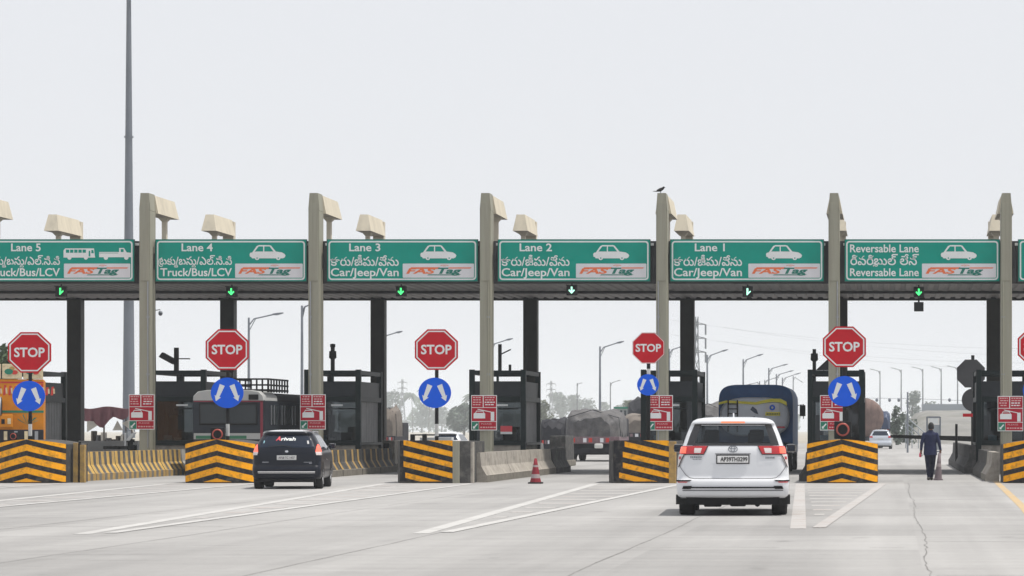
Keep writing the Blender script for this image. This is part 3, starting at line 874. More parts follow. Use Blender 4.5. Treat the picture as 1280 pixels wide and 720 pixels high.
run(X(1006, ND)-.05, ND+2.7, D(76), 5.0, 'dark', '%s dark barrier on the tanker side of the chevron block', -1)
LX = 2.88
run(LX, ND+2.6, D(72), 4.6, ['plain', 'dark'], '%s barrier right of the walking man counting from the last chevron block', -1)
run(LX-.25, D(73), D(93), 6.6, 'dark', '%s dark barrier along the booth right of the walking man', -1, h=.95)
# short end walls beyond the booths, seen past the rear columns
for px, py, w, hgt, lab in ((697, 583, 22, 1.25, 'grey concrete end wall behind the red cone'), (484, 588, 20, 1.1, 'pale concrete end wall behind the striped block of Lane 3')):
    d = GD(py); t = thing('end_wall', lab, 'barrier wall', (X(px, d), d, 0))
    b = MB(); u = w*d/F/2
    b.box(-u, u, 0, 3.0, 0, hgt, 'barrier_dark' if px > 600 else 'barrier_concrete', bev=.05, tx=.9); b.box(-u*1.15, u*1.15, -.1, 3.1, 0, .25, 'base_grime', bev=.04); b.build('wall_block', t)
    b = MB(); b.lathe([(.0, .80), (.2, .80), (.2, .25), (.17, .22), (.0, .22)], 'black', c=(u*.3, -.35, 0), n=14) if px > 600 else b.box(-.1, .1, -.2, -.1, .2, 1.0, 'black'); b.build('black_drum' if px > 600 else 'end_post', t)

# ------------------------------------------------------------------ toll booths
def booth():
    t = thing('toll_booth', 'x', 'toll booth', (0, 0, 0), group='toll booths under the canopy')
    w, L = .88, 4.2
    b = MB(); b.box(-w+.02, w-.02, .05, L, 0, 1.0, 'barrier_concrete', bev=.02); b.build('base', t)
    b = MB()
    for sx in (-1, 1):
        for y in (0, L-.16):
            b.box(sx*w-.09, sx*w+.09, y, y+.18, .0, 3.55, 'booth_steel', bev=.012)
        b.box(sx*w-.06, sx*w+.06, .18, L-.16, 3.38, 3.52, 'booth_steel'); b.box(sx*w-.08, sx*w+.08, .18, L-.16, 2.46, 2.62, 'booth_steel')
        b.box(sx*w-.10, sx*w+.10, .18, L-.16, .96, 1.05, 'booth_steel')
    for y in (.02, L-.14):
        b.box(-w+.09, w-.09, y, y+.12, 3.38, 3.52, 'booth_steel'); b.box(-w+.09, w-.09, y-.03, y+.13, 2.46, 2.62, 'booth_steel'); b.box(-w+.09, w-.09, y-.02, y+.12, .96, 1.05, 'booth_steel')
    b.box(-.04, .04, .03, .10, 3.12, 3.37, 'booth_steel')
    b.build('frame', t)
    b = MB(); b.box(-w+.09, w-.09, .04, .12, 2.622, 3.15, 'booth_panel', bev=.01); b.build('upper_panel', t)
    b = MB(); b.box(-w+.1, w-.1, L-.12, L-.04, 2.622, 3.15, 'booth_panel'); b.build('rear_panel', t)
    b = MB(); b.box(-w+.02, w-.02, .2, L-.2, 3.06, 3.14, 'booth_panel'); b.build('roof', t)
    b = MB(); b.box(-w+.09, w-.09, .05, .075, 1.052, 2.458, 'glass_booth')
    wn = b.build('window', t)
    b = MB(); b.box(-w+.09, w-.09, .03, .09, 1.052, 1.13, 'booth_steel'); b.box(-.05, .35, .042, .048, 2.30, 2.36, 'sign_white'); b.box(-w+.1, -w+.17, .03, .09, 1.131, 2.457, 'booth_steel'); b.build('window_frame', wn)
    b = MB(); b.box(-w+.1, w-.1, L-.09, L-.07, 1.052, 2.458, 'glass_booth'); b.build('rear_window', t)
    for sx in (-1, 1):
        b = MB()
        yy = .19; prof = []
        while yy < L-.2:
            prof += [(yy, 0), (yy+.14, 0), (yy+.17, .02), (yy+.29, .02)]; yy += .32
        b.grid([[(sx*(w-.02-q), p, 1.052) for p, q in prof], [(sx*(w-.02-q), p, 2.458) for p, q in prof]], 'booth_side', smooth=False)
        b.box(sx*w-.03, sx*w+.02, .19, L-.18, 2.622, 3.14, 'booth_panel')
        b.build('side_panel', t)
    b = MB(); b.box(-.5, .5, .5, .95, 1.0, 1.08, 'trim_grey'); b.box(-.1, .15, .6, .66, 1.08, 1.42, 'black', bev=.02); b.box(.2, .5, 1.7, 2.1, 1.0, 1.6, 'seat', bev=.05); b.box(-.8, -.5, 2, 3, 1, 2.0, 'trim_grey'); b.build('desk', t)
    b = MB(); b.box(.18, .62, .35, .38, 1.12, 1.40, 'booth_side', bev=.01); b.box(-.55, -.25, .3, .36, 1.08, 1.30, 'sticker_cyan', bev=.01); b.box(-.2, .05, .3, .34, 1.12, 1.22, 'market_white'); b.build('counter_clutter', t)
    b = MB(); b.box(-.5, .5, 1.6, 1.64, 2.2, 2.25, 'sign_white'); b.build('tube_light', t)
    return t
B0 = booth()
BY = D(73.9)
blabs = [(-30.4, 'dark toll booth half hidden behind the orange truck'), (-24.45, 'dark toll booth left of the bus with a tilted camera on top'),
         (-19.15, 'dark toll booth right of the black car with a beacon on its frame'), (-13.5, 'dark toll booth behind the bare concrete barriers'),
         (-7.63, 'dark toll booth partly hidden by the white car'), (-1.92, 'dark toll booth behind the chevron block next to the tanker'), (3.85, 'dark toll booth behind the last column at the right edge')]
BO = []
for k, (x, lab) in enumerate(blabs):
    o = B0 if k == 0 else copy_tree(B0)
    o.location = (x, BY, 0); o['label'] = lab; BO.append(o)
def fitting(k, name, fn):
    b = MB(); fn(b); b.build(name, BO[k])
def cam_top(b):
    b.box(-.12, .02, 0, .14, 3.5, 4.30, 'black'); b.prism([(-.62, 3.98), (-.14, 3.72), (-.10, 3.92), (-.50, 4.14)], 'y', -.12, .16, 'black', bev=.02); b.box(.02, .42, .03, .07, 3.9, 3.94, 'black')
def beacon(b):
    b.box(-.06, .06, .02, .14, 3.5, 4.42, 'black'); b.lathe([(.0, 4.2), (.12, 4.18), (.13, 3.95), (.06, 3.9), (0, 3.9)], 'black', c=(0, .08, 0), n=12); b.lathe([(0, 4.44), (.09, 4.42), (.09, 4.32), (0, 4.3)], 'black', c=(0, .08, 0), n=10)
def mast_arm(b):
    b.box(.02, .13, .02, .14, 3.5, 4.42, 'black'); b.tube([(.12, .08, 4.08), (.45, .08, 4.24)], .025, 'black', n=6); b.box(.38, .46, .03, .14, 3.5, 3.72, 'black'); b.tube([(.98, .2, 3.5), (1.0, .2, 4.40)], .025, 'black', n=6)
def beacon_left(b):
    b.box(-.80, -.68, .02, .14, 3.5, 4.25, 'black'); b.lathe([(.0, 4.12), (.12, 4.10), (.13, 3.88), (.06, 3.82), (0, 3.82)], 'black', c=(-.74, .08, 0), n=12); b.prism([(-.7, 3.53), (0, 3.53), (0, 3.95), (-.25, 3.95)], 'y', .3, .34, 'booth_panel')
fitting(1, 'camera', cam_top); fitting(2, 'beacon', beacon); fitting(3, 'roof_mast', mast_arm); fitting(5, 'beacon', beacon_left)
fitting(3, 'sticker', lambda b: (b.box(.10, .50, .040, .047, 1.42, 1.62, 'sticker_red'), b.box(.10, .50, .041, .046, 1.34, 1.42, 'sign_white')))
def attendant(b):
    pass

# exit side stop sign seen from behind, boom barrier, slim bollard (right hand island)
d = D(90)
t = thing('stop_sign', 'back of a grey stop sign and disc on a post beside the dark booth', 'stop sign', (X(1216, d), d, 0))
s = d/F
b = MB(); b.tube([(0, 0, 0), (0, 0, Z(444, d))], .07, 'black', n=10); b.build('post', t)
b = MB(); c = .4142; w_ = 17.5*s; zc = Z(467, d); xc = (1213.5-1216)*s
b.prism([(xc+w_*p, zc+w_*1.0*q) for p, q in ((-c, 1), (c, 1), (1, c), (1, -c), (c, -1), (-c, -1), (-1, -c), (-1, c))][::-1], 'y', -.10, -.075, 'fascia_dark'); b.build('stop_plate', t)
b = MB(); zc = Z(500, d); xc = (1216.5-1216)*s
b.prism([(xc+14.5*s*math.cos(2*PI*k/32), zc+14.5*s*math.sin(2*PI*k/32)) for k in range(32)], 'y', -.10, -.075, 'fascia_dark'); b.build('roundel', t)
b = MB(); b.box(-.42, .1, -.16, -.105, Z(521, d), Z(517, d), 'stop_red'); b.build('red_bar', t)
b = MB(); b.box(-.02, .9, -.16, -.105, Z(493, d), Z(489, d), 'black'); b.build('bracket', t)
d = D(91.5)
t = thing('boom_barrier', 'black boom barrier pole lowered across the lane behind the walking man', 'boom barrier', (X(1229, d), d, 0))
b = MB(); b.box(-.2, .2, -.2, .2, 0, 1.25, 'black', bev=.03); b.build('cabinet', t)
b = MB(); b.prism([(-.1, Z(552.5, d)), (-.1, Z(545.5, d)), ((1113-1229)*d/F, Z(543.5, d)), ((1113-1229)*d/F, Z(547, d))], 'y', -.30, -.22, 'black'); b.build('boom', t)
d = D(84); tag((lambda b: (b.tube([(0, 0, 0), (0, 0, Z(530, d))], .05, 'black', n=8), b.lathe([(.09, 0), (.09, .06), (.05, .08)], 'black'), b.build('bollard', None, (X(1195.5, d), d, 0)))[2])(MB()), 'slim black bollard standing on the dark barrier line right of the walking man', 'bollard')
# ------------------------------------------------------------------ passenger cars
class Car:
    def __init__(s, tab, bow=.05):
        s.tab = tab; s.bow = bow
    def at(s, z):
        t = s.tab
        if z <= t[0][0]: return t[0][1:]
        for a, c in zip(t, t[1:]):
            if z <= c[0]:
                k = (z-a[0])/(c[0]-a[0])
                return tuple(p+(q-p)*k for p, q in zip(a[1:], c[1:]))
        return t[-1][1:]
    def pt(s, u, z, off=0.0):
        """point on the skin: u runs from the middle of the tail round the corner and forward along the side (sign = side)"""
        hw, yr, yf, r = s.at(z); sg = -1 if u < 0 else 1; u = abs(u); a = hw-r
        yb = s.bow*(min(u, a)/hw)**2
        if u <= a: x, y, n = u, yr+yb, (0, -1)
        elif u <= a+r*PI/2:
            t = (u-a)/r; x, y, n = a+r*math.sin(t), yr+yb+r*(1-math.cos(t)), (math.sin(t), -math.cos(t))
        else: x, y, n = hw, yr+yb+r+(u-a-r*PI/2), (1, 0)
        return (sg*(x+n[0]*off), y+n[1]*off, z)
    def u_of_y(s, y, z):
        hw, yr, yf, r = s.at(z); a = hw-r
        return a+r*PI/2+(y-yr-s.bow*(a/hw)**2-r)
    def side(s, y, z, off, sg): return s.pt(sg*max(.01, s.u_of_y(y, z)), z, off)
    def front(s, x, z, off):
        hw, yr, yf, r = s.at(z); R_ = .35; k = min(1, abs(x)/hw)
        return (x, yf+.02-.22*k**2.5+off, z)
    def ring(s, z):
        hw, yr, yf, r = s.at(z); a = hw-r
        half = []
        for k in range(9): half.append(('r', s.pt(a*k/8+1e-6, z)))
        for k in range(1, 7): half.append(('r', s.pt(a+r*PI/2*k/6, z)))
        ys = half[-1][1][1]; kf = .22
        ye = yf-.20
        for k in range(1, 31): half.append(('s', (hw, ys+(ye-ys)*k/30, z)))
        for k in range(1, 13):
            x = hw*(1-k/12.0); half.append(('f', s.front(x, z, 0)))
        left = [(t, (-p[0], p[1], p[2])) for t, p in half[-2:0:-1]]
        return half+left
    def shell(s, zs, mt, hole, ztop=9, mtop=None):
        b = MB(); rings = [s.ring(z) for z in zs]
        rows = [[p for _, p in r] for r in rings]
        n = len(rows[0])
        def skip(a, c):
            j = (c+1) % n
            zone = rings[a][c][0]
            P = [rows[a][c], rows[a][j], rows[a+1][j], rows[a+1][c]]
            x, y, z = (sum(q[i] for q in P)/4 for i in range(3))
            return hole(zone, x, y, z)
        b.grid(rows, None, closed=True, skip=skip, mtf=lambda a, c: mtop if zs[a] >= ztop else mt)
        b.face(rows[-1], mtop or mt, True)
        b.face(rows[0][::-1], 'black')
        return b
    def patch(s, b, rows, mt, off=.006, n=8, fn=None, sub=4):
        """rows of (z, u0, u1); refined between rows; fn maps (u,z)->point (default the tail/side skin)"""
        fn = fn or (lambda u, z: s.pt(u, z, off))
        g = []
        for (z0, a0, c0), (z1, a1, c1) in zip(rows, rows[1:]):
            for k in range(sub):
                t = k/sub; g.append((z0+(z1-z0)*t, a0+(a1-a0)*t, c0+(c1-c0)*t))
        g.append(rows[-1])
        b.grid([[fn(a+(c-a)*i/n, z) for i in range(n+1)] for z, a, c in g], mt)
    def line(s, b, pts, w, mt, off=.005, sub=4):
        P = []
        for (u0, z0), (u1, z1) in zip(pts, pts[1:]):
            for k in range(sub): P.append((u0+(u1-u0)*k/sub, z0+(z1-z0)*k/sub))
        P.append(pts[-1])
        rows = []
        for i, (u, z) in enumerate(P):
            a = P[max(0, i-1)]; c = P[min(len(P)-1, i+1)]
            dx, dz = c[0]-a[0], c[1]-a[1]; l = math.hypot(dx, dz) or 1
            nx, nz = -dz/l*w/2, dx/l*w/2
            rows.append([s.pt(u+nx, z+nz, off), s.pt(u-nx, z-nz, off)])
        b.grid(rows, mt)
def wheel(root, x, y, r, w, sg):
    b = MB(); c = (x, y, r)
    i, o = -sg*w/2, sg*w/2
    prof = [(r*.62, i), (r*.93, i), (r, i*.75), (r, o*.75), (r*.95, o), (r*.66, o)]
    b.lathe(prof, 'rubber', c=c, axis='x', n=28)
    t = b.build('wheel', root)
    b = MB()
    b.lathe([(r*.66, o*.95), (r*.62, o*.8), (r*.3, o*.70), (r*.12, o*.85), (.001, o*.85)], 'rim', c=c, axis='x', n=20)
    b.lathe([(r*.63, i*.6), (.001, i*.6)], 'black', c=c, axis='x', n=16)
    for k in range(5):
        a = 2*PI*k/5; ca, sa = math.cos(a), math.sin(a)
        b.tube([(x+o*.86, y+r*.12*ca, r+r*.12*sa), (x+o*.92, y+r*.62*ca, r+r*.62*sa)], .028, 'rim', n=5)
    b.build('rim', t)
def arch(car, b, y, r, sg, z0=.32):
    pts = []
    for k in range(13):
        a = PI*k/12; pts.append((y+r*math.cos(a), max(z0, .33+r*math.sin(a))))
    b.face([car.side(p, z, .004, sg) for p, z in pts], 'black')
def seat(root, x, y, w, z0, z1, head=True):
    b = MB(); b.box(x-w/2, x+w/2, y, y+.14, z0, z1, 'seat', bev=.05, tx=.86)
    if head: b.box(x-.13, x+.13, y+.02, y+.13, z1+.03, z1+.22, 'seat', bev=.04)
    b.box(x-w/2, x+w/2, y+.1, y+.6, z0-.1, z0+.05, 'seat', bev=.04); b.build('seat', root)
def mirror(root, x, y, z, sg, body):
    b = MB(); b.box(min(x, x+sg*.18)+.0, max(x, x+sg*.18), y, y+.13, z-.075, z+.075, body, bev=.055); b.box(x-sg*.06-.03, x-sg*.06+.05, y+.04, y+.1, z-.1, z-.03, 'black')
    m_ = b.build('mirror', root)
    b = MB(); b.box(min(x+sg*.03, x+sg*.17), max(x+sg*.03, x+sg*.15), y-.006, y-.002, z-.045, z+.045, 'glass_tint'); b.build('mirror_glass', m_)

# ---- the white people carrier
tabW = [(.30, .90, .16, 4.50, .14), (.345, .945, .045, 4.64, .16), (.42, .965, .01, 4.70, .17), (.54, .968, .0, 4.72, .17), (.615, .968, .015, 4.70, .17), (.64, .966, .055, 4.68, .18),
        (.85, .957, .065, 4.62, .20), (1.0, .935, .075, 4.50, .20), (1.06, .92, .08, 4.2, .20), (1.12, .90, .09, 3.72, .20), (1.20, .868, .12, 3.52, .19), (1.40, .80, .215, 3.0, .17),
        (1.555, .735, .30, 2.62, .16), (1.585, .722, .245, 2.52, .15), (1.63, .69, .255, 2.40, .15), (1.665, .62, .30, 2.2, .15), (1.687, .50, .42, 2.05, .15), (1.70, .30, .75, 1.8, .15)]
def white_car():
    d = GD(645)-.0
    t = thing('car', 'white people carrier with red tail lamps driving towards the toll lanes', 'car', (X(916, d), d, 0), R(2.4))
    c = Car(tabW, .045)
    def inr(z, zlo, zhi, a, q): return a+(q-a)*(z-zlo)/(zhi-zlo)
    def hole(zone, x, y, z):
        if zone == 'r' and 1.235 < z < 1.545: return abs(x) < inr(z, 1.22, 1.56, .70, .58)
        if zone == 's' and 1.20 < z < 1.53:
            return (.75 < y < 1.45+.0) or (1.55 < y < 2.35) or (2.45 < y < inr(z, 1.2, 1.53, 3.15, 2.55))
        if zone == 'f' and 1.14 < z < 1.56: return abs(x) < inr(z, 1.1, 1.6, .74, .58)
        return False
    zs = [.30, .32, .345, .38, .42, .48, .54, .58, .615, .628, .64, .70, .78, .85, .92, 1.0, 1.03, 1.06, 1.09, 1.12, 1.16, 1.20, 1.235, 1.28, 1.34, 1.40, 1.46, 1.50, 1.545, 1.57, 1.585, 1.605, 1.63, 1.65, 1.665, 1.68, 1.687, 1.695, 1.70]
    c.shell(zs, 'car_white', hole).build('body', t, weld=True)
    # tail window
    b = MB()
    c.patch(b, [(1.225, -.675, .675), (1.40, -.63, .63), (1.555, -.565, .565)], 'glass_car', .004, 20)
    c.patch(b, [(1.212, -.80, -.66), (1.40, -.735, -.60), (1.575, -.66, -.545)], 'black_gloss', .007, 6)
    c.patch(b, [(1.212, .66, .80), (1.40, .60, .735), (1.575, .545, .66)], 'black_gloss', .007, 6)
    c.patch(b, [(1.545, -.60, .60), (1.578, -.62, .62)], 'black_gloss', .007, 16); c.patch(b, [(1.206, -.69, .69), (1.245, -.68, .68)], 'black_gloss', .007, 16)
    b.build('tail_window', t)
    b = MB()
    for sg in (-1, 1):
        for y0, y1, yt in ((.62, 1.50, 1.5), (1.52, 2.40, 2.40), (2.42, 3.25, 2.6)):
            fn = lambda y, z: c.side(y, z, .005, sg)
            c.patch(b, [(1.18, y0, y1), (1.54, y0+.06, yt)], 'glass_dark', n=8, fn=fn)
    b.build('side_window', t)
    b = MB(); c.patch(b, [(1.13, -.76, .76), (1.35, -.68, .68), (1.57, -.60, .60)], 'glass_front', n=14, fn=lambda x, z: c.front(x, z, .004)); b.build('windscreen', t)
    for sg in (-1, 1):
        b = MB()
        def P(rows, mt, off): c.patch(b, [(z, sg*a, sg*q) if True else 0 for z, a, q in rows], mt, off, 10)
        P([(1.062, .50, .96), (1.14, .455, .98), (1.20, .43, 1.0)], 'lamp_red', .016)
        P([(1.080, .555, .665), (1.165, .53, .66)], 'lamp_clear', .020)
        P([(1.075, .80, .93), (1.185, .79, .95)], 'lamp_lit', .022)
        P([(.83, .955, .965), (.95, .87, .99), (1.055, .83, 1.0)], 'lamp_clear', .014)
        P([(.97, .90, .955), (1.02, .89, .955)], 'lamp_red', .018)
        c.line(b, [(sg*.425, 1.203), (sg*.50, 1.055), (sg*.83, 1.055), (sg*.95, .83)], .014, 'black', .024)
        b.build('tail_lamp', t)
    b = MB(); c.patch(b, [(1.592, -.21, .21), (1.622, -.20, .20)], 'lamp_amber', .012, 8); b.build('brake_lamp', t)
    # plate, emblem, lettering, seams
    def Tm(p): q = c.pt(p[0], p[2], .030); return q
    b = MB(); c.patch(b, [(.893, -.285, .285), (1.052, -.285, .285)], 'ink', .014, 8); c.patch(b, [(.913, -.265, .265), (1.032, -.265, .265)], 'plate', .020, 8)
    pl = b.build('number_plate', t)
    b = MB(); b.text('AP39TH3299', 'ink', -.215, .25, .937, cap=.072, T=Tm, bold=.03); b.build('lettering', pl)
    b = MB()
    for (rx, rz, cz, cx) in ((.078, .052, 1.147, 0), (.030, .049, 1.147, 0), (.062, .020, 1.172, 0)):
        pts = [(cx+rx*math.cos(2*PI*k/24), cz+rz*math.sin(2*PI*k/24)) for k in range(25)]
        c.line(b, pts, .012, 'emblem', .014, 1)
    b.build('emblem', t)
    b = MB()
    def dash(x0, x1, z, h):
        x = x0
        while x < x1: b_ = min(random.uniform(.016, .026), x1-x); c.patch(b, [(z, x, x+b_), (z+h, x, x+b_)], 'emblem', .012, 1, sub=1); x += b_+.007
    dash(-.73, -.53, .995, .028); dash(-.69, -.54, .965, .014); dash(.56, .72, .985, .028); c.patch(b, [(1.056, -.30, .30), (1.072, -.31, .31)], 'trim_grey', .016, 10)
    b.build('badge_lettering', t)
    b = MB()
    c.line(b, [(-.95, .88), (-.80, .70), (-.74, .655), (-.66, .640), (.66, .640), (.74, .655), (.80, .70), (.95, .88)], .010, 'trim_grey', .006, 6)
    b.build('tailgate_seam', t)
    b = MB()
    c.patch(b, [(.475, -.80, .80), (.500, -.82, .82)], 'black', .020, 24); c.patch(b, [(.430, -.86, .86), (.446, -.86, .86)], 'trim_grey', .012, 24)
    for sg in (-1, 1):
        c.patch(b, [(.462, sg*.72, sg*.86), (.515, sg*.70, sg*.84)], 'black', .03, 6); c.patch(b, [(.592, sg*.74, sg*1.03), (.618, sg*.70, sg*1.06)], 'black', .010, 8)
        c.patch(b, [(.572, sg*.79, sg*.95), (.588, sg*.77, sg*.98)], 'lamp_red', .012, 4)
    b.build('bumper_trim', t)
    b = MB(); b.box(-.80, .80, .14, 4.4, .20, .36, 'black'); b.box(-.5, -.2, .25, .9, .15, .24, 'black', bev=.03); b.box(-.05, .22, .3, .9, .155, .22, 'black', bev=.03); b.tube([(.42, .2, .2), (.42, 1.2, .2)], .05, 'black'); b.box(-.66, .66, .75, .86, .17, .26, 'black')
    b.build('underbody', t)
    for sg in (-1, 1):
        b = MB(); b.box(sg*.82-.165, sg*.82+.165, .40, .425, .19, .36, 'rubber'); b.build('mudflap', t)
        b = MB(); arch(c, b, .86, .40, sg); arch(c, b, 3.62, .40, sg); b.build('wheel_arch', t)
        for y in (.86, 3.62): wheel(t, sg*(.80), y, .335, .27, sg)
        mirror(t, sg*.93, 2.95, 1.145, sg, 'black_gloss')
        seat(t, sg*.38, .85, .46, .95, 1.20); seat(t, sg*.40, 2.1, .50, .85, 1.26)
    b = MB(); b.box(-.75, .75, 3.15, 3.4, .9, 1.12, 'seat', bev=.04); b.build('dashboard', t)
    b = MB(); b.prism([(1.05, 1.695), (1.28, 1.695), (1.08, 1.77)], 'x', -.012, .012, 'car_white'); b.build('roof_fin', t)
    return t
white_car()

# ---- the black people carrier
tabB = [(.25, .80, .14, 4.05, .13), (.30, .835, .03, 4.18, .15), (.42, .85, .0, 4.24, .17), (.50, .852, .0, 4.24, .17), (.56, .85, .03, 4.22, .17), (.60, .848, .06, 4.2, .18), (.80, .84, .065, 4.12, .20),
        (.92, .828, .08, 3.95, .21), (1.0, .805, .11, 3.4, .22), (1.06, .778, .14, 3.2, .22), (1.25, .685, .27, 2.75, .21), (1.36, .62, .36, 2.5, .20), (1.39, .60, .31, 2.42, .19), (1.43, .555, .33, 2.3, .18), (1.46, .46, .40, 2.1, .16), (1.475, .36, .55, 1.95, .15), (1.485, .24, .80, 1.7, .14)]
def black_car():
    d = GD(611.5)
    t = thing('car', 'black people carrier with roof glare painted white beside the chevron block', 'car', (X(358.0, d), d, 0), R(6.8))
    c = Car(tabB, .05)
    zs = [.25, .27, .30, .35, .42, .46, .50, .53, .56, .58, .60, .65, .72, .80, .86, .92, .96, 1.0, 1.03, 1.06, 1.10, 1.15, 1.2, 1.25, 1.3, 1.36, 1.375, 1.39, 1.41, 1.43, 1.445, 1.46, 1.468, 1.475, 1.48, 1.485]
    c.shell(zs, 'car_black', lambda *a: False, 1.432, 'car_white').build('body', t, weld=True)  # glare along the roof painted in as white upper faces
    b = MB(); c.patch(b, [(1.035, -.66, .66), (1.08, -.68, .68), (1.22, -.60, .60), (1.31, -.53, .53), (1.355, -.44, .44)], 'glass_tint', .008, 20); tw = b.build('tail_window', t)
    Tm = lambda p: c.pt(p[0], p[2], .014)
    b = MB(); b.text('A', 'sticker_red', -.28, -.16, 1.215, cap=.10, T=Tm, shear=.3, bold=.03); b.text('rivah', 'sign_white', -.155, .20, 1.215, cap=.082, T=Tm, shear=.25, bold=.03); b.build('sticker_lettering', tw)
    b = MB(); c.patch(b, [(1.13, .50, .54), (1.21, .485, .525)], 'plate_grey', .014, 3); c.patch(b, [(1.15, -.58, -.56), (1.21, -.57, -.55)], 'sticker_cyan', .014, 2); b.build('window_sticker', tw)
    b = MB(); c.line(b, [(-.46, 1.06), (-.10, 1.095), (.10, 1.05)], .018, 'black', .03); b.build('wiper', t)
    b = MB()
    for sg in (-1, 1):
        fn = lambda y, z: c.side(y, z, .006, sg)
        for y0, y1, yt, y0t in ((.68, 1.25, 1.25, .80), (1.30, 2.05, 2.05, 1.30), (2.10, 2.95, 2.40, 2.10)):
            c.patch(b, [(1.01, y0, y1), (1.34, y0t, yt)], 'glass_tint', n=6, fn=fn)
    b.build('side_window', t)
    b = MB(); c.patch(b, [(1.02, -.66, .66), (1.2, -.58, .58), (1.36, -.50, .50)], 'glass_tint', n=14, fn=lambda x, z: c.front(x, z, .004)); b.build('windscreen', t)
    b = MB()
    for sg in (-1, 1):
        b.tube([c.side(y, z, .03, sg) for y, z in ((.62, 1.41), (1.0, 1.435), (1.8, 1.44), (2.3, 1.42))], .022, 'chrome', n=6)
        fn = lambda y, z: c.side(y, z, .009, sg)
        c.patch(b, [(.985, .55, 3.0), (1.005, .55, 3.0)], 'chrome', n=8, fn=fn)
    b.build('roof_rail', t)
    for sg in (-1, 1):
        b = MB()
        def P(rows, mt, off): c.patch(b, [(z, sg*a, sg*q) for z, a, q in rows], mt, off, 8)
        P([(.93, .70, .98), (.99, .71, 1.0), (1.07, .73, .93), (1.12, .76, .84)], 'lamp_lit', .016); P([(.85, .72, .96), (.93, .70, .98)], 'lamp_clear', .016)
        b.build('tail_lamp', t)
    Tm2 = lambda p: c.pt(p[0], p[2], .030)
    b = MB(); c.patch(b, [(.73, -.24, .24), (.845, -.24, .24)], 'plate_grey', .018, 8); pl = b.build('number_plate', t)
    b = MB(); b.text('AP28 TC 1437', 'trim_grey', -.20, .20, .757, cap=.06, T=Tm2, bold=.02); b.build('lettering', pl)
    b = MB(); c.patch(b, [(.915, -.02, .02), (.935, -.045, .045), (.965, -.03, .03)], 'chrome', .016, 3); b.build('emblem', t); b = MB(); c.patch(b, [(.665, -.60, -.44), (.685, -.60, -.44)], 'emblem', .012, 4); b.build('badge_lettering', t); b = MB(); c.patch(b, [(.665, .42, .62), (.68, .42, .62)], 'emblem', .012, 4); c.patch(b, [(.635, .55, .62), (.655, .55, .62)], 'emblem', .012, 4); b.build('badge_lettering', t)
    b = MB(); c.patch(b, [(.395, -.69, .69), (.415, -.70, .70)], 'chrome', .014, 20); c.patch(b, [(.425, -.70, .70), (.445, -.70, .70)], 'plate', .014, 20); b.build('bumper_trim', t)
    b = MB(); c.line(b, [(-.84, .88), (-.74, .64), (-.66, .585), (.66, .585), (.74, .64), (.84, .88)], .010, 'black', .006, 6); b.build('tailgate_seam', t)
    b = MB(); b.box(-.7, .7, .16, 3.9, .17, .30, 'black'); b.build('underbody', t)
    for sg in (-1, 1):
        b = MB(); arch(c, b, .72, .36, sg, .27); arch(c, b, 3.35, .36, sg, .27); b.build('wheel_arch', t)
        for y in (.72, 3.35): wheel(t, sg*.735, y, .30, .22, sg)
        mirror(t, sg*.84, 2.62, 1.06, sg, 'black_gloss')
        b = MB(); c.patch(b, [(.72, 1.6, 1.85), (.75, 1.6, 1.85)], 'chrome', n=3, fn=lambda y, z: c.side(y, z, .02, sg)); c.patch(b, [(.78, 1.27, 1.275), (1.0, 1.27, 1.275)], 'black', n=1, fn=lambda y, z: c.side(y, z, .006, sg)); b.build('door_handle', t)
    return t
black_car()

def far_car(label, px, py, body, rz=0.0, scale=1.0):
    d = GD(py) if py else None
    t = thing('car', label, 'car', (X(px, d), d, 0), rz)
    c = Car([(z*scale, hw*scale, yr, yf, r) for z, hw, yr, yf, r in tabB], .05)
    zs = [.25, .30, .42, .50, .56, .60, .72, .80, .92, 1.0, 1.06, 1.15, 1.25, 1.36, 1.39, 1.43, 1.46, 1.475, 1.485]
    c.shell([z*scale for z in zs], body, lambda *a: False).build('body', t, weld=True)
    b = MB(); c.patch(b, [(1.035*scale, -.66, .66), (1.2*scale, -.60, .60), (1.35*scale, -.48, .48)], 'glass_tint', .01, 12); b.build('tail_window', t)
    b = MB()
    for sg in (-1, 1): c.patch(b, [(1.01*scale, .75, 2.9), (1.34*scale, .85, 2.4)], 'glass_tint', n=6, fn=lambda y, z: c.side(y, z, .01, sg))
    b.build('side_window', t)
    for sg in (-1, 1):
        b = MB(); c.patch(b, [(.86*scale, sg*.60, sg*.98), (1.0*scale, sg*.62, sg*1.0)], 'lamp_red', .016, 6); b.build('tail_lamp', t)
        for y in (.72, 3.35): wheel(t, sg*.74*scale, y, .30, .22, sg)
    b = MB(); c.patch(b, [(.74, -.24, .24), (.84, -.24, .24)], 'plate_grey', .018, 4); b.build('number_plate', t)
    b = MB(); b.box(-.7, .7, .16, 3.9, .17, .30, 'black'); b.build('underbody', t)
    return t
far_car('silver hatchback driving away in the distance right of the chevron block', 1100.5, 561.3, 'car_silver', R(-1.0), 1.03)
far_car('white car whose roof shows over the block with worn diagonal stripes', 556, 573, 'car_white', 0, .935)

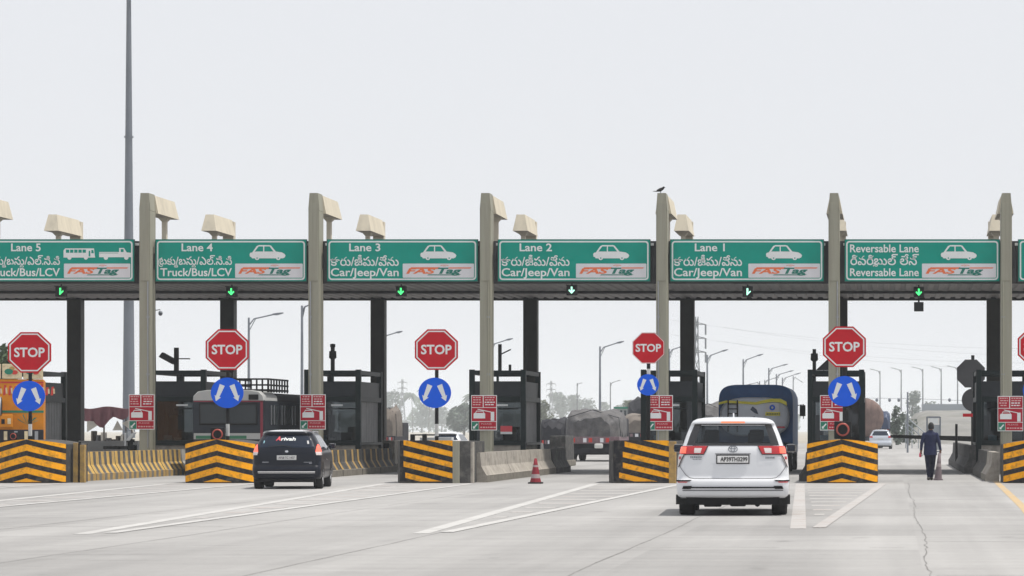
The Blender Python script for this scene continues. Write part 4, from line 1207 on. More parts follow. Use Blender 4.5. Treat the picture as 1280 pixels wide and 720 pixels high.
# ------------------------------------------------------------------ trucks and bus
def axle(t, y, x, r, w=.3):
    for sg in (-1, 1): wheel(t, sg*x, y, r, w, sg)
def tanker():
    d = GD(590)
    s = d/F
    t = thing('tanker_truck', 'blue tanker truck with a grey tank end and yellow band ahead of the white car', 'truck', (X(944, d), d, 0))
    w = 46.5*s; zt = Z(480.5, d); zb = .95
    # blue hood arching over the tank
    b = MB()
    def sec(k, z0=zb, top=zt):
        pts = []
        for i in range(21):
            a = PI*i/20; ca, sa = math.cos(a), math.sin(a)
            x = w*k*math.copysign(abs(ca)**.35, ca); z = top-.62*k+(.62*k)*(abs(sa)**.75)
            pts.append((x, z))
        return [(w*k, z0)]+pts+[(-w*k, z0)]
    A, B2 = sec(1.0), sec(.93, zb+.1, zt-.12)
    b.grid([[(x, .42, z) for x, z in A], [(x, 5.6, z) for x, z in A]], 'tarp_blue')
    b.grid([[(x, .42, z) for x, z in A], [(x, .44, z) for x, z in B2]], 'tarp_blue')
    b.face([(x, 5.6, z) for x, z in A], 'tarp_blue')
    b.face([(x, .47, z) for x, z in sec(.93, zb+.1, zt-.12)], 'tarp_blue')
    b.build('hood', t)
    # tank
    b = MB(); rx = w*.93; zc = Z(521, d); rz = 24.5*s
    def ell(k, y):
        return [(rx*k*math.copysign(abs(math.cos(2*PI*i/40))**.6, math.cos(2*PI*i/40))-.03, y, zc+rz*k*math.copysign(abs(math.sin(2*PI*i/40))**.75, math.sin(2*PI*i/40))) for i in range(40)]
    b.grid([ell(1, 5.4), ell(1, .18), ell(.985, .08), ell(.9, .0), ell(.5, -.05), ell(.02, -.06)], 'tank_grey', closed=True)
    b.build('tank', t)
    def yb(x): return -.075
    q = lambda px, py: ((px-944)*s, Z(py, d))
    b = MB(); y = -.075
    top = [(899, 503), (908, 500.5), (925, 501.5), (945, 502.5), (955, 500), (965, 498.2), (976, 498.5), (983, 502)]
    bot = [(898, 506), (908, 503.5), (925, 504.5), (945, 506), (955, 504), (965, 502.5), (975, 503), (984, 507)]
    for k in range(len(top)-1):
        b.face([(*[q(*bot[k])[0]], y, q(*bot[k])[1]), (q(*bot[k+1])[0], y, q(*bot[k+1])[1]), (q(*top[k+1])[0], y, q(*top[k+1])[1]), (q(*top[k])[0], y, q(*top[k])[1])], 'tank_yellow')
    b.build('yellow_band', t)
    b = MB(); b.poly_xz([q(957, 519.5), q(975, 519.5), q(974, 504), q(957.5, 504)], y, 'panel_white'); b.poly_xz([q(956.5, 519.6), q(975.5, 519.6), q(975, 515), q(957, 515)], y-.003, 'tank_yellow')
    cx_, cz_ = q(965.5, 509.5)
    ringp = lambda r, a0, a1: [(cx_+r*math.cos(R(a)), cz_+r*math.sin(R(a))) for a in range(a0, a1+1, 15)]
    b.poly_xz(ringp(3.6*s, 0, 345), y-.005, 'round_blue'); b.poly_xz(ringp(2.1*s, 90, 270), y-.008, 'board_green'); b.poly_xz(ringp(1.3*s, 0, 345), y-.011, 'panel_white')
    x = q(958.5, 0)[0]
    while x < q(974, 0)[0]: b.poly_xz([(x, Z(518.4, d)), (x+.04, Z(518.4, d)), (x+.04, Z(516.6, d)), (x, Z(516.6, d))], y-.006, 'ink'); x += .06
    b.build('logo_panel', t)
    b = MB()
    for k in range(6):
        a = R(-70+k*38); b.poly_xz([(q(943, 0)[0]+5.5*s*math.cos(a), Z(514, d)+6.5*s*math.sin(a)), (q(943, 0)[0]+3*s*math.cos(a+.5), Z(514, d)+4*s*math.sin(a+.5)), (q(943, 0)[0]+1.5*s*math.cos(a+.2), Z(514, d)+2*s*math.sin(a+.2))], y, 'panel_white')
    b.poly_xz([q(938, 512), q(941, 508), q(946, 512), q(948, 518), q(943, 516)], y-.004, 'truck_blue')
    b.build('emblem', t)
    b = MB()
    for px in (910.5, 922): b.tube([(q(px, 0)[0], -.13, Z(500, d)), (q(px, 0)[0], -.13, Z(540, d))], .025, 'black', n=6)
    for py in (505, 511, 517, 523, 529): b.tube([(q(910.5, 0)[0], -.13, Z(py, d)), (q(922, 0)[0], -.13, Z(py, d))], .02, 'black', n=6)
    b.build('ladder', t)
    b = MB(); b.box(q(966, 0)[0], q(981, 0)[0], -.07, -.02, Z(535, d), Z(533, d), 'sticker_red'); b.build('reflector', t)
    b = MB(); b.box(-w*.9, w*.9, .1, 6.5, .65, .94, 'truck_blue', bev=.02); b.box(-w*.95, w*.95, 0, .12, .5, .72, 'black', bev=.02); b.build('chassis', t)
    b = MB(); b.box(-w*.97, w*.97, 5.7, 7.4, .6, 2.75, 'truck_blue', bev=.12); b.build('cab', t)
    for sg in (-1, 1):
        b = MB(); b.tube([(sg*w*.95, 6.8, 2.4), (sg*(w+.18), 6.8, 2.45), (sg*(w+.18), 6.8, 1.9)], .02, 'black', n=5); b.box(sg*(w+.15)-.11, sg*(w+.15)+.11, 6.72, 6.8, 2.0, 2.42, 'black', bev=.03); b.build('mirror', t)
    for sg in (-1, 1):
        b = MB(); b.box(sg*w*.8-.12, sg*w*.8+.12, -.03, 0, .56, .66, 'lamp_red'); b.build('tail_lamp', t)
    axle(t, 1.4, w*.80, .48, .42); axle(t, 6.3, w*.85, .48, .3)
tanker()

def bus():
    d = D(70)
    s = d/F
    xl, xr = X(240.5, d), X(331, d)
    w = (xr-xl)/2
    t = thing('bus', 'dark bus with a white roof and black luggage rack behind the chevron block', 'bus', ((xl+xr)/2, d, 0))
    L = 11.0
    zt = Z(487.5, d)
    b = MB()
    b.box(-w, w, 0, L, .55, zt-.32, 'bus_dark', bev=.05)
    b.build('body', t)
    b = MB()
    rows = []
    for y, k in ((-.04, .96), (.06, 1.0), (1.9, 1.0)):
        rows.append([(w*k*px_, y, zt-.34+.34*pz*k) for px_, pz in ((-1, 0), (-.98, .45), (-.86, .85), (-.6, 1), (0, 1.03), (.6, 1), (.86, .85), (.98, .45), (1, 0))])
    b.grid(rows, 'bus_white'); b.face(rows[0], 'bus_white')
    b.build('roof_cap', t)
    b = MB()
    rows = [[(w*px_, y, zt-.36+.30*pz) for px_, pz in ((-1, 0), (-.98, .45), (-.86, .85), (-.6, 1), (0, 1.03), (.6, 1), (.86, .85), (.98, .45), (1, 0))] for y in (1.905, L)]
    b.grid(rows, 'truck_dark'); b.face(rows[1][::-1], 'truck_dark'); b.build('roof', t)
    b = MB(); b.box(-w*.80, w*.80, -.06, -.003, Z(531, d), Z(504, d), 'black', bev=.02); b.box(-w*.76, w*.76, -.072, -.062, Z(529, d), Z(506, d), 'bus_glass'); b.build('rear_window', t)
    b = MB(); b.box(.66, .98, -.09, -.03, Z(499, d)-.02, Z(493, d), 'black', bev=.03); b.build('roof_vent', t)
    b = MB(); b.box(-w*.96, w*.96, -.02, -.004, Z(549, d), Z(541.5, d), 'bus_white'); b.box(-w*.9, w*.5, -.028, -.022, Z(548.5, d), Z(544.5, d), 'bus_green'); b.box(-w*.96, w*.96, -.03, -.022, Z(502.5, d), Z(501, d), 'bus_maroon'); b.build('lower_band', t)
    b = MB(); b.box(w-.14, w-.06, -.03, -.004, Z(549, d), Z(500.5, d), 'bus_maroon'); b.build('corner_stripe', t)
    b = MB(); b.box(-w, w, -.12, -.0, .45, .75, 'truck_dark', bev=.03); b.build('bumper', t)
    for k in range(6):
        b = MB(); y0 = .7+k*1.65; b.box(w-.002, w+.012, y0, y0+1.35, Z(531, d), Z(506, d), 'bus_glass'); b.box(w+.013, w+.025, y0+.65, y0+.70, Z(531, d), Z(506, d), 'steel'); b.box(w+.004, w+.03, y0+.2, y0+.24, Z(531, d), Z(506, d), 'steel'); b.build('side_window', t)
    b = MB()
    z0, z1 = zt-.02, Z(473.5, d); xa, xb = -.1, w*1.0+.06
    for z in (z0+.03, (z0+z1)/2, z1): b.box(xa, xb, .30, .35, z-.03, z+.025, 'black'); b.box(xb-.05, xb, .35, 3.4, z-.03, z+.025, 'black'); b.box(xa, xa+.05, .35, 3.4, z-.03, z+.025, 'black')
    for k in range(8): x = xa+(xb-xa-.05)*k/7; b.box(x, x+.045, .30, .36, z0-.05, z1+.02, 'black')
    for k in range(8): y = .36+k*.42; b.box(xb-.05, xb-.003, y, y+.05, z0-.05, z1+.02, 'black')
    for k in range(9): y = .4+k*.36; b.box(xa, xb, y, y+.05, z0+.002, z0+.045, 'black')
    b.build('roof_rack', t)
    for sg in (-1, 1):
        b = MB(); b.box(sg*w*.85-.08, sg*w*.85+.08, -.03, -.004, .85, 1.1, 'lamp_red'); b.build('tail_lamp', t)
    axle(t, 2.6, w*.85, .46, .3); axle(t, 8.8, w*.85, .46, .3)
bus()

def painted_truck():
    d = D(66)
    s = d/F
    t = thing('truck', 'orange painted truck with cream top panels at the left edge', 'truck', (X(15, d), d, 0), R(15.5))
    w = 38*s
    z = lambda py: Z(py, d)
    b = MB(); b.box(-w, w, 0, 3.6, .9, z(474), 'truck_orange', bev=.03); b.build('cargo_body', t)
    b = MB()
    for k in range(3):
        x0 = -w+k*2*w/3; b.box(x0+.02, x0+2*w/3-.02, -.02, .2, z(473.5), z(455+(k == 2)*1.5), 'truck_cream', bev=.02)
        for (u, v, r, mt) in ((.35, .5, .13, 'board_green'), (.62, .45, .10, 'truck_red'), (.5, .72, .08, 'ochre')):
            cx_, cz_ = x0+u*2*w/3, z(473.5)+v*18*s; b.poly_xz([(cx_+r*math.cos(a*PI/5), cz_+r*.7*math.sin(a*PI/5)) for a in range(10)], -.025-.002*r*10, mt)
    b.build('top_panel', t)
    b = MB(); x = -w*.95
    for k in range(14):
        h = random.uniform(.22, .36); b.poly_xz([(x, z(494)), (x+.07, z(494)), (x+.10, z(494)+h), (x+.03, z(494)+h)], -.005, 'truck_red'); b.poly_xz([(x+.08, z(492)), (x+.13, z(492)), (x+.12, z(491)+h*.5), (x+.07, z(491)+h*.5)], -.006, 'truck_cream'); x += .155
    b.poly_xz([(-w, z(479)), (w, z(479)), (w, z(477)), (-w, z(477))], -.005, 'truck_red'); b.poly_xz([(-w, z(516)), (w, z(516)), (w, z(513)), (-w, z(513))], -.005, 'board_green')
    for k in range(8):
        a = R(20+k*18); b.poly_xz([(.45, z(531)), (.45+.36*math.cos(a), z(531)+.36*math.sin(a)), (.45+.3*math.cos(a+.12), z(531)+.32*math.sin(a+.12))], -.007-.001*k, 'board_green' if k % 2 else 'ochre')
    b.build('painted_pattern', t)
    b = MB(); b.lathe([(.001, -.9), (.27, -.9), (.29, -.6), (.29, .25), (.25, .27), (.24, .24), (.001, .2)], 'steel', c=(-.55, -.35, z(508)), axis='x', n=24, mtf=['steel', 'steel', 'steel', 'black', 'black', 'black']); b.build('steel_drum', t)
    b = MB(); b.box(-.35, .03, -.4, -.1, z(534), z(518), 'truck_orange', bev=.03); b.box(-.30, -.20, -.42, -.401, z(530), z(524), 'black'); b.box(-.12, -.02, -.42, -.401, z(530), z(523), 'truck_cream'); b.build('tool_box', t)
    b = MB(); b.box(-w, w, -.3, .2, .55, z(537), 'truck_dark', bev=.03)
    for k in range(6): b.box(-w+.1+k*.3, -w+.2+k*.3, -.36, -.302, z(550), z(539), 'steel' if k % 2 else 'truck_cream')
    b.build('bumper', t)
    for sg in (-1, 1):
        b = MB(); b.box(sg*w*.8-.1, sg*w*.8+.1, -.34, -.302, .7, .85, 'lamp_red'); b.build('tail_lamp', t)
    axle(t, 1.0, w*.8, .48, .4); axle(t, 3.2, w*.8, .48, .4)
    return t
painted_truck()

def lump(b, x0, x1, y0, y1, z0, z1, mt, seed, flat=.75, n=26):
    rnd = random.Random(seed)
    ph = [rnd.uniform(0, 6) for _ in range(8)]
    rows = []
    m = 14
    for j in range(m+1):
        v = j/m; y = y0+(y1-y0)*v
        row = []
        for i in range(n+1):
            a = PI*i/n; ca, sa = math.cos(a), math.sin(a)
            x = -math.copysign(abs(ca)**.45, ca); zz = abs(sa)**.35
            e = 1-(abs(2*v-1)**6)*.35
            wob = .05*math.sin(5*v+ph[0]+3*x)+.04*math.sin(9*x+ph[1])+.03*math.sin(14*v+ph[2])+rnd.uniform(-.03, .03)
            row.append((x0+(x1-x0)*(x*(e*.5)+.5), y, z0+(z1-z0)*zz*(e+wob*1.2)))
        rows.append(row)
    b.grid(rows, mt); b.face(rows[0], mt); b.face(rows[-1][::-1], mt)
def cargo_truck(label, px0, px1, pyt, pyb, d, cover, deck_py, L=7.0, rz=0, board='truck_board', seed=1, h_cab=2.4):
    s = d/F; w = (px1-px0)*s/2
    t = thing('truck', label, 'truck', (X((px0+px1)/2, d), d, 0), rz)
    zt, zd = Z(pyt, d), Z(deck_py, d)
    b = MB(); lump(b, -w, w, .05, L-2.2, zd-.02, zt, cover, seed); load = b.build('tarp_load', t)
    b = MB()
    for k in range(5): y = .4+k*(L-3)/5; b.tube([(-w*1.005, y, zd), (-w*.93, y, zt-.35), (0, y, zt+.03), (w*.93, y, zt-.35), (w*1.005, y, zd)], .018, 'truck_dark', n=5)
    b.build('rope', load)
    b = MB(); b.box(-w*.98, w*.98, 0, L-2.2, zd-.32, zd, board, bev=.02)
    for k in range(9): b.box(-w*.9+k*w*.2, -w*.9+k*w*.2+w*.12, -.012, -.002, zd-.26, zd-.06, ('panel_white', 'truck_red', 'truck_board')[k % 3])
    b.build('tailboard', t)
    b = MB(); b.box(-w*.72, w*.72, .2, L-.3, .32, zd-.33, 'truck_dark'); b.box(-w*.98, w*.98, 2.2, L-2.4, .35, zd-.33, 'truck_dark'); b.box(-w*.95, w*.95, .05, .2, .40, .62, 'truck_dark', bev=.02); b.box(w*.1, w*.4, -.1, .1, .62, .85, 'white_post', bev=.08); b.build('chassis', t)
    b = MB(); b.box(-w*.85, w*.85, L-2.1, L-.2, .6, min(h_cab, zt-.35), 'truck_dark', bev=.12); b.build('cab', t)
    for sg in (-1, 1):
        b = MB(); b.box(sg*w*.8-.1, sg*w*.8+.1, .0, .045, .45, .58, 'lamp_red'); b.build('tail_lamp', t)
    axle(t, 1.4, w*.8, .46, .4); axle(t, L-1, w*.8, .46, .3)
    return t
cargo_truck('loaded truck under a lumpy grey tarpaulin behind the red cone', 704, 775, 513, 577, GD(577), 'tarp_grey', 546, seed=3, h_cab=2.1)
cargo_truck('low dark loaded truck left of the lumpy grey tarpaulin', 672, 708, 524, 570, GD(571), 'truck_dark', 549, seed=5, board='truck_dark', h_cab=1.9)
cargo_truck('flat truck carrying a sagging tan tarpaulin load right of the grey one', 770, 838, 519, 566, GD(566), 'tarp_tan', 541, seed=8, board='truck_dark', h_cab=1.9)
cargo_truck('grey covered truck between the tanker and the booth beside it', 866, 903, 505, 570, GD(568), 'tarp_grey', 540, seed=11, board='truck_dark', h_cab=2.1)
cargo_truck('tall dark covered truck rising behind the tan tarpaulin load', 783, 822, 499, 562, GD(561), 'truck_dark', 530, seed=14, board='truck_dark', h_cab=2.4)
cargo_truck('tan covered pickup beside the booth of Lane 3', 474, 494, 510, 566, GD(572), 'tarp_tan', 545, L=5, seed=17, board='truck_dark', h_cab=1.9)

def rust_tanker():
    d = 238.0; s = d/F
    t = thing('tanker_truck', 'rusty brown tanker truck in the distance behind the silver hatchback', 'truck', (X(1080, d), d, 0))
    b = MB(); c = (0, 0, Z(522, d)); r = 24*s
    b.lathe([(.001, -.25), (r*.55, -.2), (r*.9, -.05), (r, .15), (r, 7.5), (r*.8, 7.7), (.001, 7.8)], 'rust_tank', c=c, axis='y', n=28)
    for y in (1.2, 3.2, 5.2): b.lathe([(r*1.0, y-.05), (r*1.03, y), (r*1.0, y+.05)], 'rust_tank', c=c, axis='y', n=28)
    b.build('tank', t)
    b = MB(); b.box(-r*.9, r*.9, .3, 9.3, .6, .95, 'truck_dark'); b.build('chassis', t)
    b = MB(); b.box(-r*.9, r*.9, 7.9, 9.8, .6, 2.6, 'truck_blue', bev=.12); b.build('cab', t)
    axle(t, 1.6, r*.85, .48, .4); axle(t, 8.8, r*.85, .48, .3)
    cargo_truck('small dark blue truck in the distance right of the rusty tanker', 1098, 1113, 515, 550, 260.0, 'truck_blue', 536, L=6, seed=21, board='truck_dark', h_cab=1.8)
rust_tanker()
# ------------------------------------------------------------------ cones, man, bird
def cone(name, label, loc, h, mt, bw=.24, base_mt='rubber', bands=((.40, .56),)):
    t = thing(name, label, 'traffic cone', loc)
    b = MB(); b.box(-bw, bw, -bw, bw, 0, .045, base_mt, bev=.012); b.build('base', t)
    b = MB(); r0, r1 = bw*.78, .035
    rad = lambda z: r0+(r1-r0)*(z-.045)/(h-.045)
    zs = [.045]; ms = []
    for a, c in bands: zs += [a*h, c*h]
    zs.append(h)
    for k in range(len(zs)-1): ms.append('cone_white' if k % 2 else mt)
    prof = [(rad(z), z) for z in zs]
    prof[0] = (r0*1.05, .045)
    b.lathe(prof+[(r1*.6, h+.004), (.001, h+.004)], mt, n=20, mtf=ms+[mt, mt])
    b.build('cone_body', t)
    return t
d = GD(604.6)
cone('traffic_cone', 'red traffic cone with pale bands standing beside the bare concrete barriers', (X(669.5, d), d, 0), 31.5*d/F, 'cone_red', .19, bands=((.22, .38), (.66, .74)))
PD = GD(600.3)
ps = PD/F
PX = X(1163, PD)
wc = cone('traffic_cone', 'worn grey traffic cone held by the walking man in navy', (X(1172.6, PD), PD+.02, 0), .80, 'cone_worn', .14, 'cone_worn', bands=((.50, .62),))
wc.rotation_euler = (0, R(3), 0)

def person():
    t = thing('person', 'man in navy shirt and trousers walking away with a cone in hand', 'person', (PX, PD+.12, 0))
    def Q(px, py, y=0.0): return Vector(((px-1163)*ps, y, (600-py)*ps))
    b = MB()
    def limb(pts, rs, n=14):
        b.tube(pts, rs, 'shirt_navy', n=n)
        for p, r in zip(pts, rs): b.ball(p, r, r, r, 'shirt_navy', 12, 8)
    # legs: left one planted behind, right one a little ahead
    hipz = .86
    limb([Vector((-.085, 0, hipz)), Vector((-.070, .03, .47)), Vector((-.045, -.03, .09))], [.105, .072, .050])
    limb([Vector((.085, 0, hipz)), Vector((.075, .10, .48)), Vector((.035, .06, .10))], [.105, .072, .050])
    # feet, pointing away
    for x, y in ((-.05, -.03), (.035, .07)):
        limb([Vector((x, y-.05, .045)), Vector((x*1.1, y+.12, .04)), Vector((x*1.1, y+.18, .035))], [.045, .046, .032])
    # torso as stacked ellipses
    rows = []
    for z, rx, ry, y in ((.80, .15, .11, 0), (.90, .178, .125, 0), (1.0, .178, .118, 0), (1.12, .185, .115, .0), (1.24, .20, .118, -.005), (1.33, .205, .112, -.01), (1.40, .150, .095, -.01), (1.445, .09, .075, -.005)):
        rows.append([(rx*math.cos(2*PI*k/24), y+ry*math.sin(2*PI*k/24), z) for k in range(24)])
    b.grid(rows, 'shirt_navy', closed=True); b.face(rows[0], 'shirt_navy'); b.face(rows[-1][::-1], 'shirt_navy')
    # arms
    lh, rh = Q(1151.2, 566.5, .02), Q(1175.6, 565.5, .0)
    limb([Vector((-.178, -.01, 1.345)), Vector((-.255, -.04, 1.09)), lh+Vector((.005, 0, .07))], [.066, .052, .036])
    limb([Vector((.178, -.01, 1.345)), Vector((.258, -.03, 1.09)), rh+Vector((.005, 0, .07))], [.066, .052, .036])
    # neck and head
    limb([Vector((0, -.005, 1.42)), Vector((.015, .01, 1.52))], [.062, .056])
    hc = Vector((.022, .015, 1.585))
    b.ball(hc, .078, .098, .112, 'shirt_navy', 20, 14)
    b.ball(hc+Vector((0, .085, -.03)), .016, .022, .024, 'shirt_navy', 8, 6)       # nose, on the far side
    b.ball(hc+Vector((0, .055, -.075)), .045, .045, .035, 'shirt_navy', 10, 6)     # chin
    for sg in (-1, 1): b.ball(hc+Vector((sg*.08, -.005, -.015)), .014, .022, .032, 'shirt_navy', 8, 6)
    # hands with curled fingers
    for p, sg in ((lh, -1), (rh, 1)):
        limb([p+Vector((0, 0, .06)), p+Vector((0, .005, .0))], [.030, .034], 10)
        for k in range(4):
            o = Vector((sg*-.004, -.030+.020*k, -.025))
            ln = (.030, .036, .034, .026)[k]
            limb([p+o, p+o+Vector((0, 0, -ln)), p+o+Vector((-sg*.022, 0, -ln-.022)), p+o+Vector((-sg*.042, 0, -ln-.010))], [.0105, .010, .0095, .009], 7)
        limb([p+Vector((-sg*.012, .035, .01)), p+Vector((-sg*.035, .048, -.02)), p+Vector((-sg*.045, .040, -.05))], [.013, .012, .010], 7)
    o = b.build('body', t)
    rm = o.modifiers.new('remesh', 'REMESH'); rm.mode = 'VOXEL'; rm.voxel_size = .0085
    sm = o.modifiers.new('smooth', 'SMOOTH'); sm.iterations = 3; sm.factor = .5
    bpy.context.view_layer.update()
    dg = bpy.context.evaluated_depsgraph_get()
    me = bpy.data.meshes.new_from_object(o.evaluated_get(dg))
    o.modifiers.clear(); o.data = me
    me.materials.clear()
    for n in ('shirt_navy', 'trouser_navy', 'skin', 'shoe'): me.materials.append(M[n])
    for p in me.polygons:
        c = p.center; p.use_smooth = True
        if c.z > 1.455: k = 2
        elif c.z < .085: k = 3
        elif abs(c.x) > .215 and c.z < .885: k = 2
        elif c.z < .80: k = 1
        else: k = 0
        p.material_index = k
    # hair, shirt tail, collar
    b = MB()
    rows = []
    for i in range(9):
        a = PI*.5*i/8
        rows.append([(hc.x+(.086*math.cos(2*PI*k/22))*math.cos(a)+random.uniform(-.003, .003), hc.y-.012+(.106*math.sin(2*PI*k/22))*math.cos(a), hc.z+.125*math.sin(a)-(.075 if (i == 0 and math.sin(2*PI*k/22) < -.1) else (.05 if i == 1 and math.sin(2*PI*k/22) < -.1 else 0))) for k in range(22)])
    b.grid(rows, 'hair', closed=True); b.face(rows[-1], 'hair'); b.build('hair', t)
    b = MB()
    rows = [[(rx*math.cos(2*PI*k/28)*(1+.02*math.sin(5*k)), ry*math.sin(2*PI*k/28), z+.012*math.sin(3*k)) for k in range(28)] for z, rx, ry in ((.74, .198, .145), (.80, .196, .142), (.90, .190, .135), (1.0, .186, .126))]
    b.grid(rows, 'shirt_navy', closed=True); b.build('shirt_tail', t)
    b = MB(); b.lathe([(.075, 1.435), (.07, 1.475), (.062, 1.47)], 'shirt_navy', c=(.008, 0, 0), n=18); b.build('collar', t)
    # what he carries in the left hand
    bt = thing('bottle', 'small pink bottle in the left hand of the walking man', 'bottle', (PX+lh.x-.018, PD+.12+lh.y+.0, lh.z-.11))
    b = MB(); b.lathe([(.001, 0), (.032, 0), (.034, .03), (.034, .10), (.014, .135), (.014, .15)], 'bottle_pink', n=14); b.build('flask', bt)
    b = MB(); b.lathe([(.016, .15), (.016, .172), (.001, .174)], 'sign_white', n=10); b.build('cap', bt)
person()

def bird():
    d = FY-.45
    t = thing('bird', 'small dark bird perched on top of a cream column', 'bird', (X(825.5, d), d, 9.33), R(-70))
    b = MB()
    def limb(pts, rs):
        b.tube(pts, rs, 'black', n=12)
        for p, r in zip(pts, rs): b.ball(p, r, r, r, 'black', 10, 6)
    limb([(0, -.09, .09), (0, 0, .12), (0, .08, .165)], [.04, .062, .045])
    b.ball((0, .11, .20), .034, .040, .034, 'black', 12, 8)
    b.tube([(0, .14, .20), (0, .185, .192)], [.012, .002], 'black', n=6)
    b.prism([(-.02, -.09), (.02, -.09), (.03, -.24), (-.03, -.24)], 'z', .055, .075, 'black')
    for sg in (-1, 1): b.tube([(sg*.022, .0, .07), (sg*.022, .01, .0)], .006, 'black', n=5)
    o = b.build('body', t)
    b = MB()
    for sg in (-1, 1):
        b.grid([[(sg*.055, .05, .15), (sg*.066, -.02, .12), (sg*.045, -.14, .085)], [(sg*.05, .04, .11), (sg*.062, -.03, .09), (sg*.040, -.12, .07)]], 'black_gloss')
    b.build('wing', t)
bird()

# ------------------------------------------------------------------ lamps, mast, poles, pylons
def street_lamp(px, pytop, axp, ayp, d, label, base=0.0, mt='galv', r=.10, group='street lamps along the approach road', hidden_base=None):
    s = d/F
    t = thing('street_lamp', label, 'street lamp', (X(px, d), d, base), group=group)
    zt = Z(pytop, d)-base
    b = MB(); b.tube([(0, 0, 0), (0, 0, zt*.5), (0, 0, zt)], [r, r*.8, r*.6], mt, n=10); b.lathe([(r*2, 0), (r*2, .04), (r*1.2, .05)], mt, n=10); b.build('pole', t)
    dx = (axp-px)*s; dz = (pytop-ayp)*s
    b = MB(); b.tube([(0, 0, zt-.45), (dx*.15, 0, zt-.10+dz*.1), (dx*.75, 0, zt-.02+dz*.78)], r*.42, mt, n=7)
    if abs(dx) > .6: b.tube([(0, 0, zt-.8), (dx*.22, 0, zt-.02+dz*.1)], r*.25, mt, n=5)
    b.build('arm', t)
    b = MB(); x0, z0 = dx*.70, zt-.02+dz*.74; x1, z1 = dx, zt+dz
    b.prism([(x0, z0-.04), (x0+(x1-x0)*.4, z0+(z1-z0)*.4-.09), (x1, z1-.03), (x1, z1+.02), (x0+(x1-x0)*.4, z0+(z1-z0)*.4+.05), (x0, z0+.04)], 'y', -.12, .12, mt); b.build('lamp_head', t)
LAMPS = [(311, 397, 354, 391, 165, 'grey street lamp rising from the roof rack of the bus'), (377.5, 382, 397, 377, 152, 'grey street lamp standing close to the column above the black car'),
         (476, 419, 503, 414, 190, 'street lamp head showing right of the booth beside the black car'), (613, 429, 641, 423, 205, 'street lamp arm showing right of the column with the bare barriers'),
         (750, 433, 780, 426.5, 200, 'grey street lamp rising from behind the lumpy tarpaulin truck'), (836.5, 436, 860, 431, 215, 'grey street lamp tucked between two columns left of the white car'),
         (884, 443.5, 910, 436.8, 225, 'grey street lamp left of the tanker truck top'), (929, 449, 954, 442.5, 245, 'grey street lamp directly over the tanker truck'),
         (961, 460, 985, 455, 285, 'mid distance lamp over the right half of the tanker truck'), (970.5, 467.5, 992, 463, 315, 'mid distance lamp just right of the one over the tanker'),
         (978, 472, 1001, 466, 340, 'mid distance lamp nearest the booth right of the tanker'), (949.5, 476.5, 934, 481, 370, 'small lamp with its arm pointing down to the tanker hood'),
         (956, 475, 973, 471.5, 390, 'tiny lamp squeezed between the lamps above the tanker'), (991.5, 470, 1004, 478, 420, 'thin faint lamp left of the booth with the chevron block')]
for px, pt_, ax, ay, d, lab in LAMPS: street_lamp(px, pt_, ax, ay, d, lab, r=.10 if d < 260 else .11)
street_lamp(721.5, 479, 728, 478.5, 480, 'faint thin lamp left of the lamp behind the tarpaulin truck', mt='pole_far', r=.13, group='far faint street lamps')
street_lamp(763, 478, 776, 475, 470, 'faint thin lamp right of the lamp behind the tarpaulin truck', mt='pole_far', r=.13, group='far faint street lamps')
for k, (px, pt_, ax, lab) in enumerate([(1100, 463.5, 1087, 'pale lamp on the embankment nearest the stop sign'), (1126.5, 462, 1113, 'second pale lamp on the embankment from the stop sign'),
                             (1153.5, 461, 1139, 'middle pale lamp on the embankment above the tree'), (1176.5, 460.5, 1163, 'pale lamp on the embankment right of the walking man'), (1197, 459.5, 1183, 'pale lamp on the embankment beside the back of the stop sign')]):
    street_lamp(px, pt_, ax, pt_-2.5, 540, lab, base=5.0 if k else 0.0, mt='pole_far', r=.15, group='lamps on the embankment road')

# the tall mast
d = D(200)
t = thing('high_mast', 'very tall tapering grey lighting mast behind the canopy on the left', 'lighting mast', (X(161, d), d, 0))
s = d/F
zt = Z(-28, d)
b = MB()
pts, rs = [], []
for k in range(9):
    z = zt*k/8; py = CY-(z-H)/s
    pts.append((0, 0, z)); rs.append((15.5-(538-py)*.0185)*s/2)
b.tube(pts, rs, 'mast_grey', n=16); b.lathe([(rs[0]*1.6, 0), (rs[0]*1.6, .1), (rs[0]*1.05, .15)], 'mast_grey', n=16)
for z in (zt*.36, zt*.66): b.lathe([(rs[4]*1.12, z-.06), (rs[4]*1.12, z+.06)], 'mast_grey', n=16)
b.build('pole', t)
b = MB(); b.lathe([(1.0, zt-.1), (1.1, zt), (1.0, zt+.1), (.9, zt)], 'mast_grey', n=20)
for k in range(8):
    a = 2*PI*k/8; b.box(1.2*math.cos(a)-.25, 1.2*math.cos(a)+.25, 1.2*math.sin(a)-.2, 1.2*math.sin(a)+.2, zt-.05, zt+.3, 'galv', bev=.03)
b.build('lamp_ring', t)
# camera pole
d = D(82); s = d/F
t = thing('camera_pole', 'thin dark pole with a dome camera left of the bus', 'camera pole', (X(195, d), d, 0))
b = MB(); b.tube([(0, 0, 0), (-.06, 0, Z(376, d))], [.045, .035], 'black', n=8); b.build('pole', t)
b = MB(); b.tube([(-.05, 0, Z(388, d)), (.16, 0, Z(387, d))], .015, 'black', n=5); b.ball((.17, 0, Z(391.5, d)), .085, .085, .10, 'galv', 10, 8); b.build('dome_camera', t)

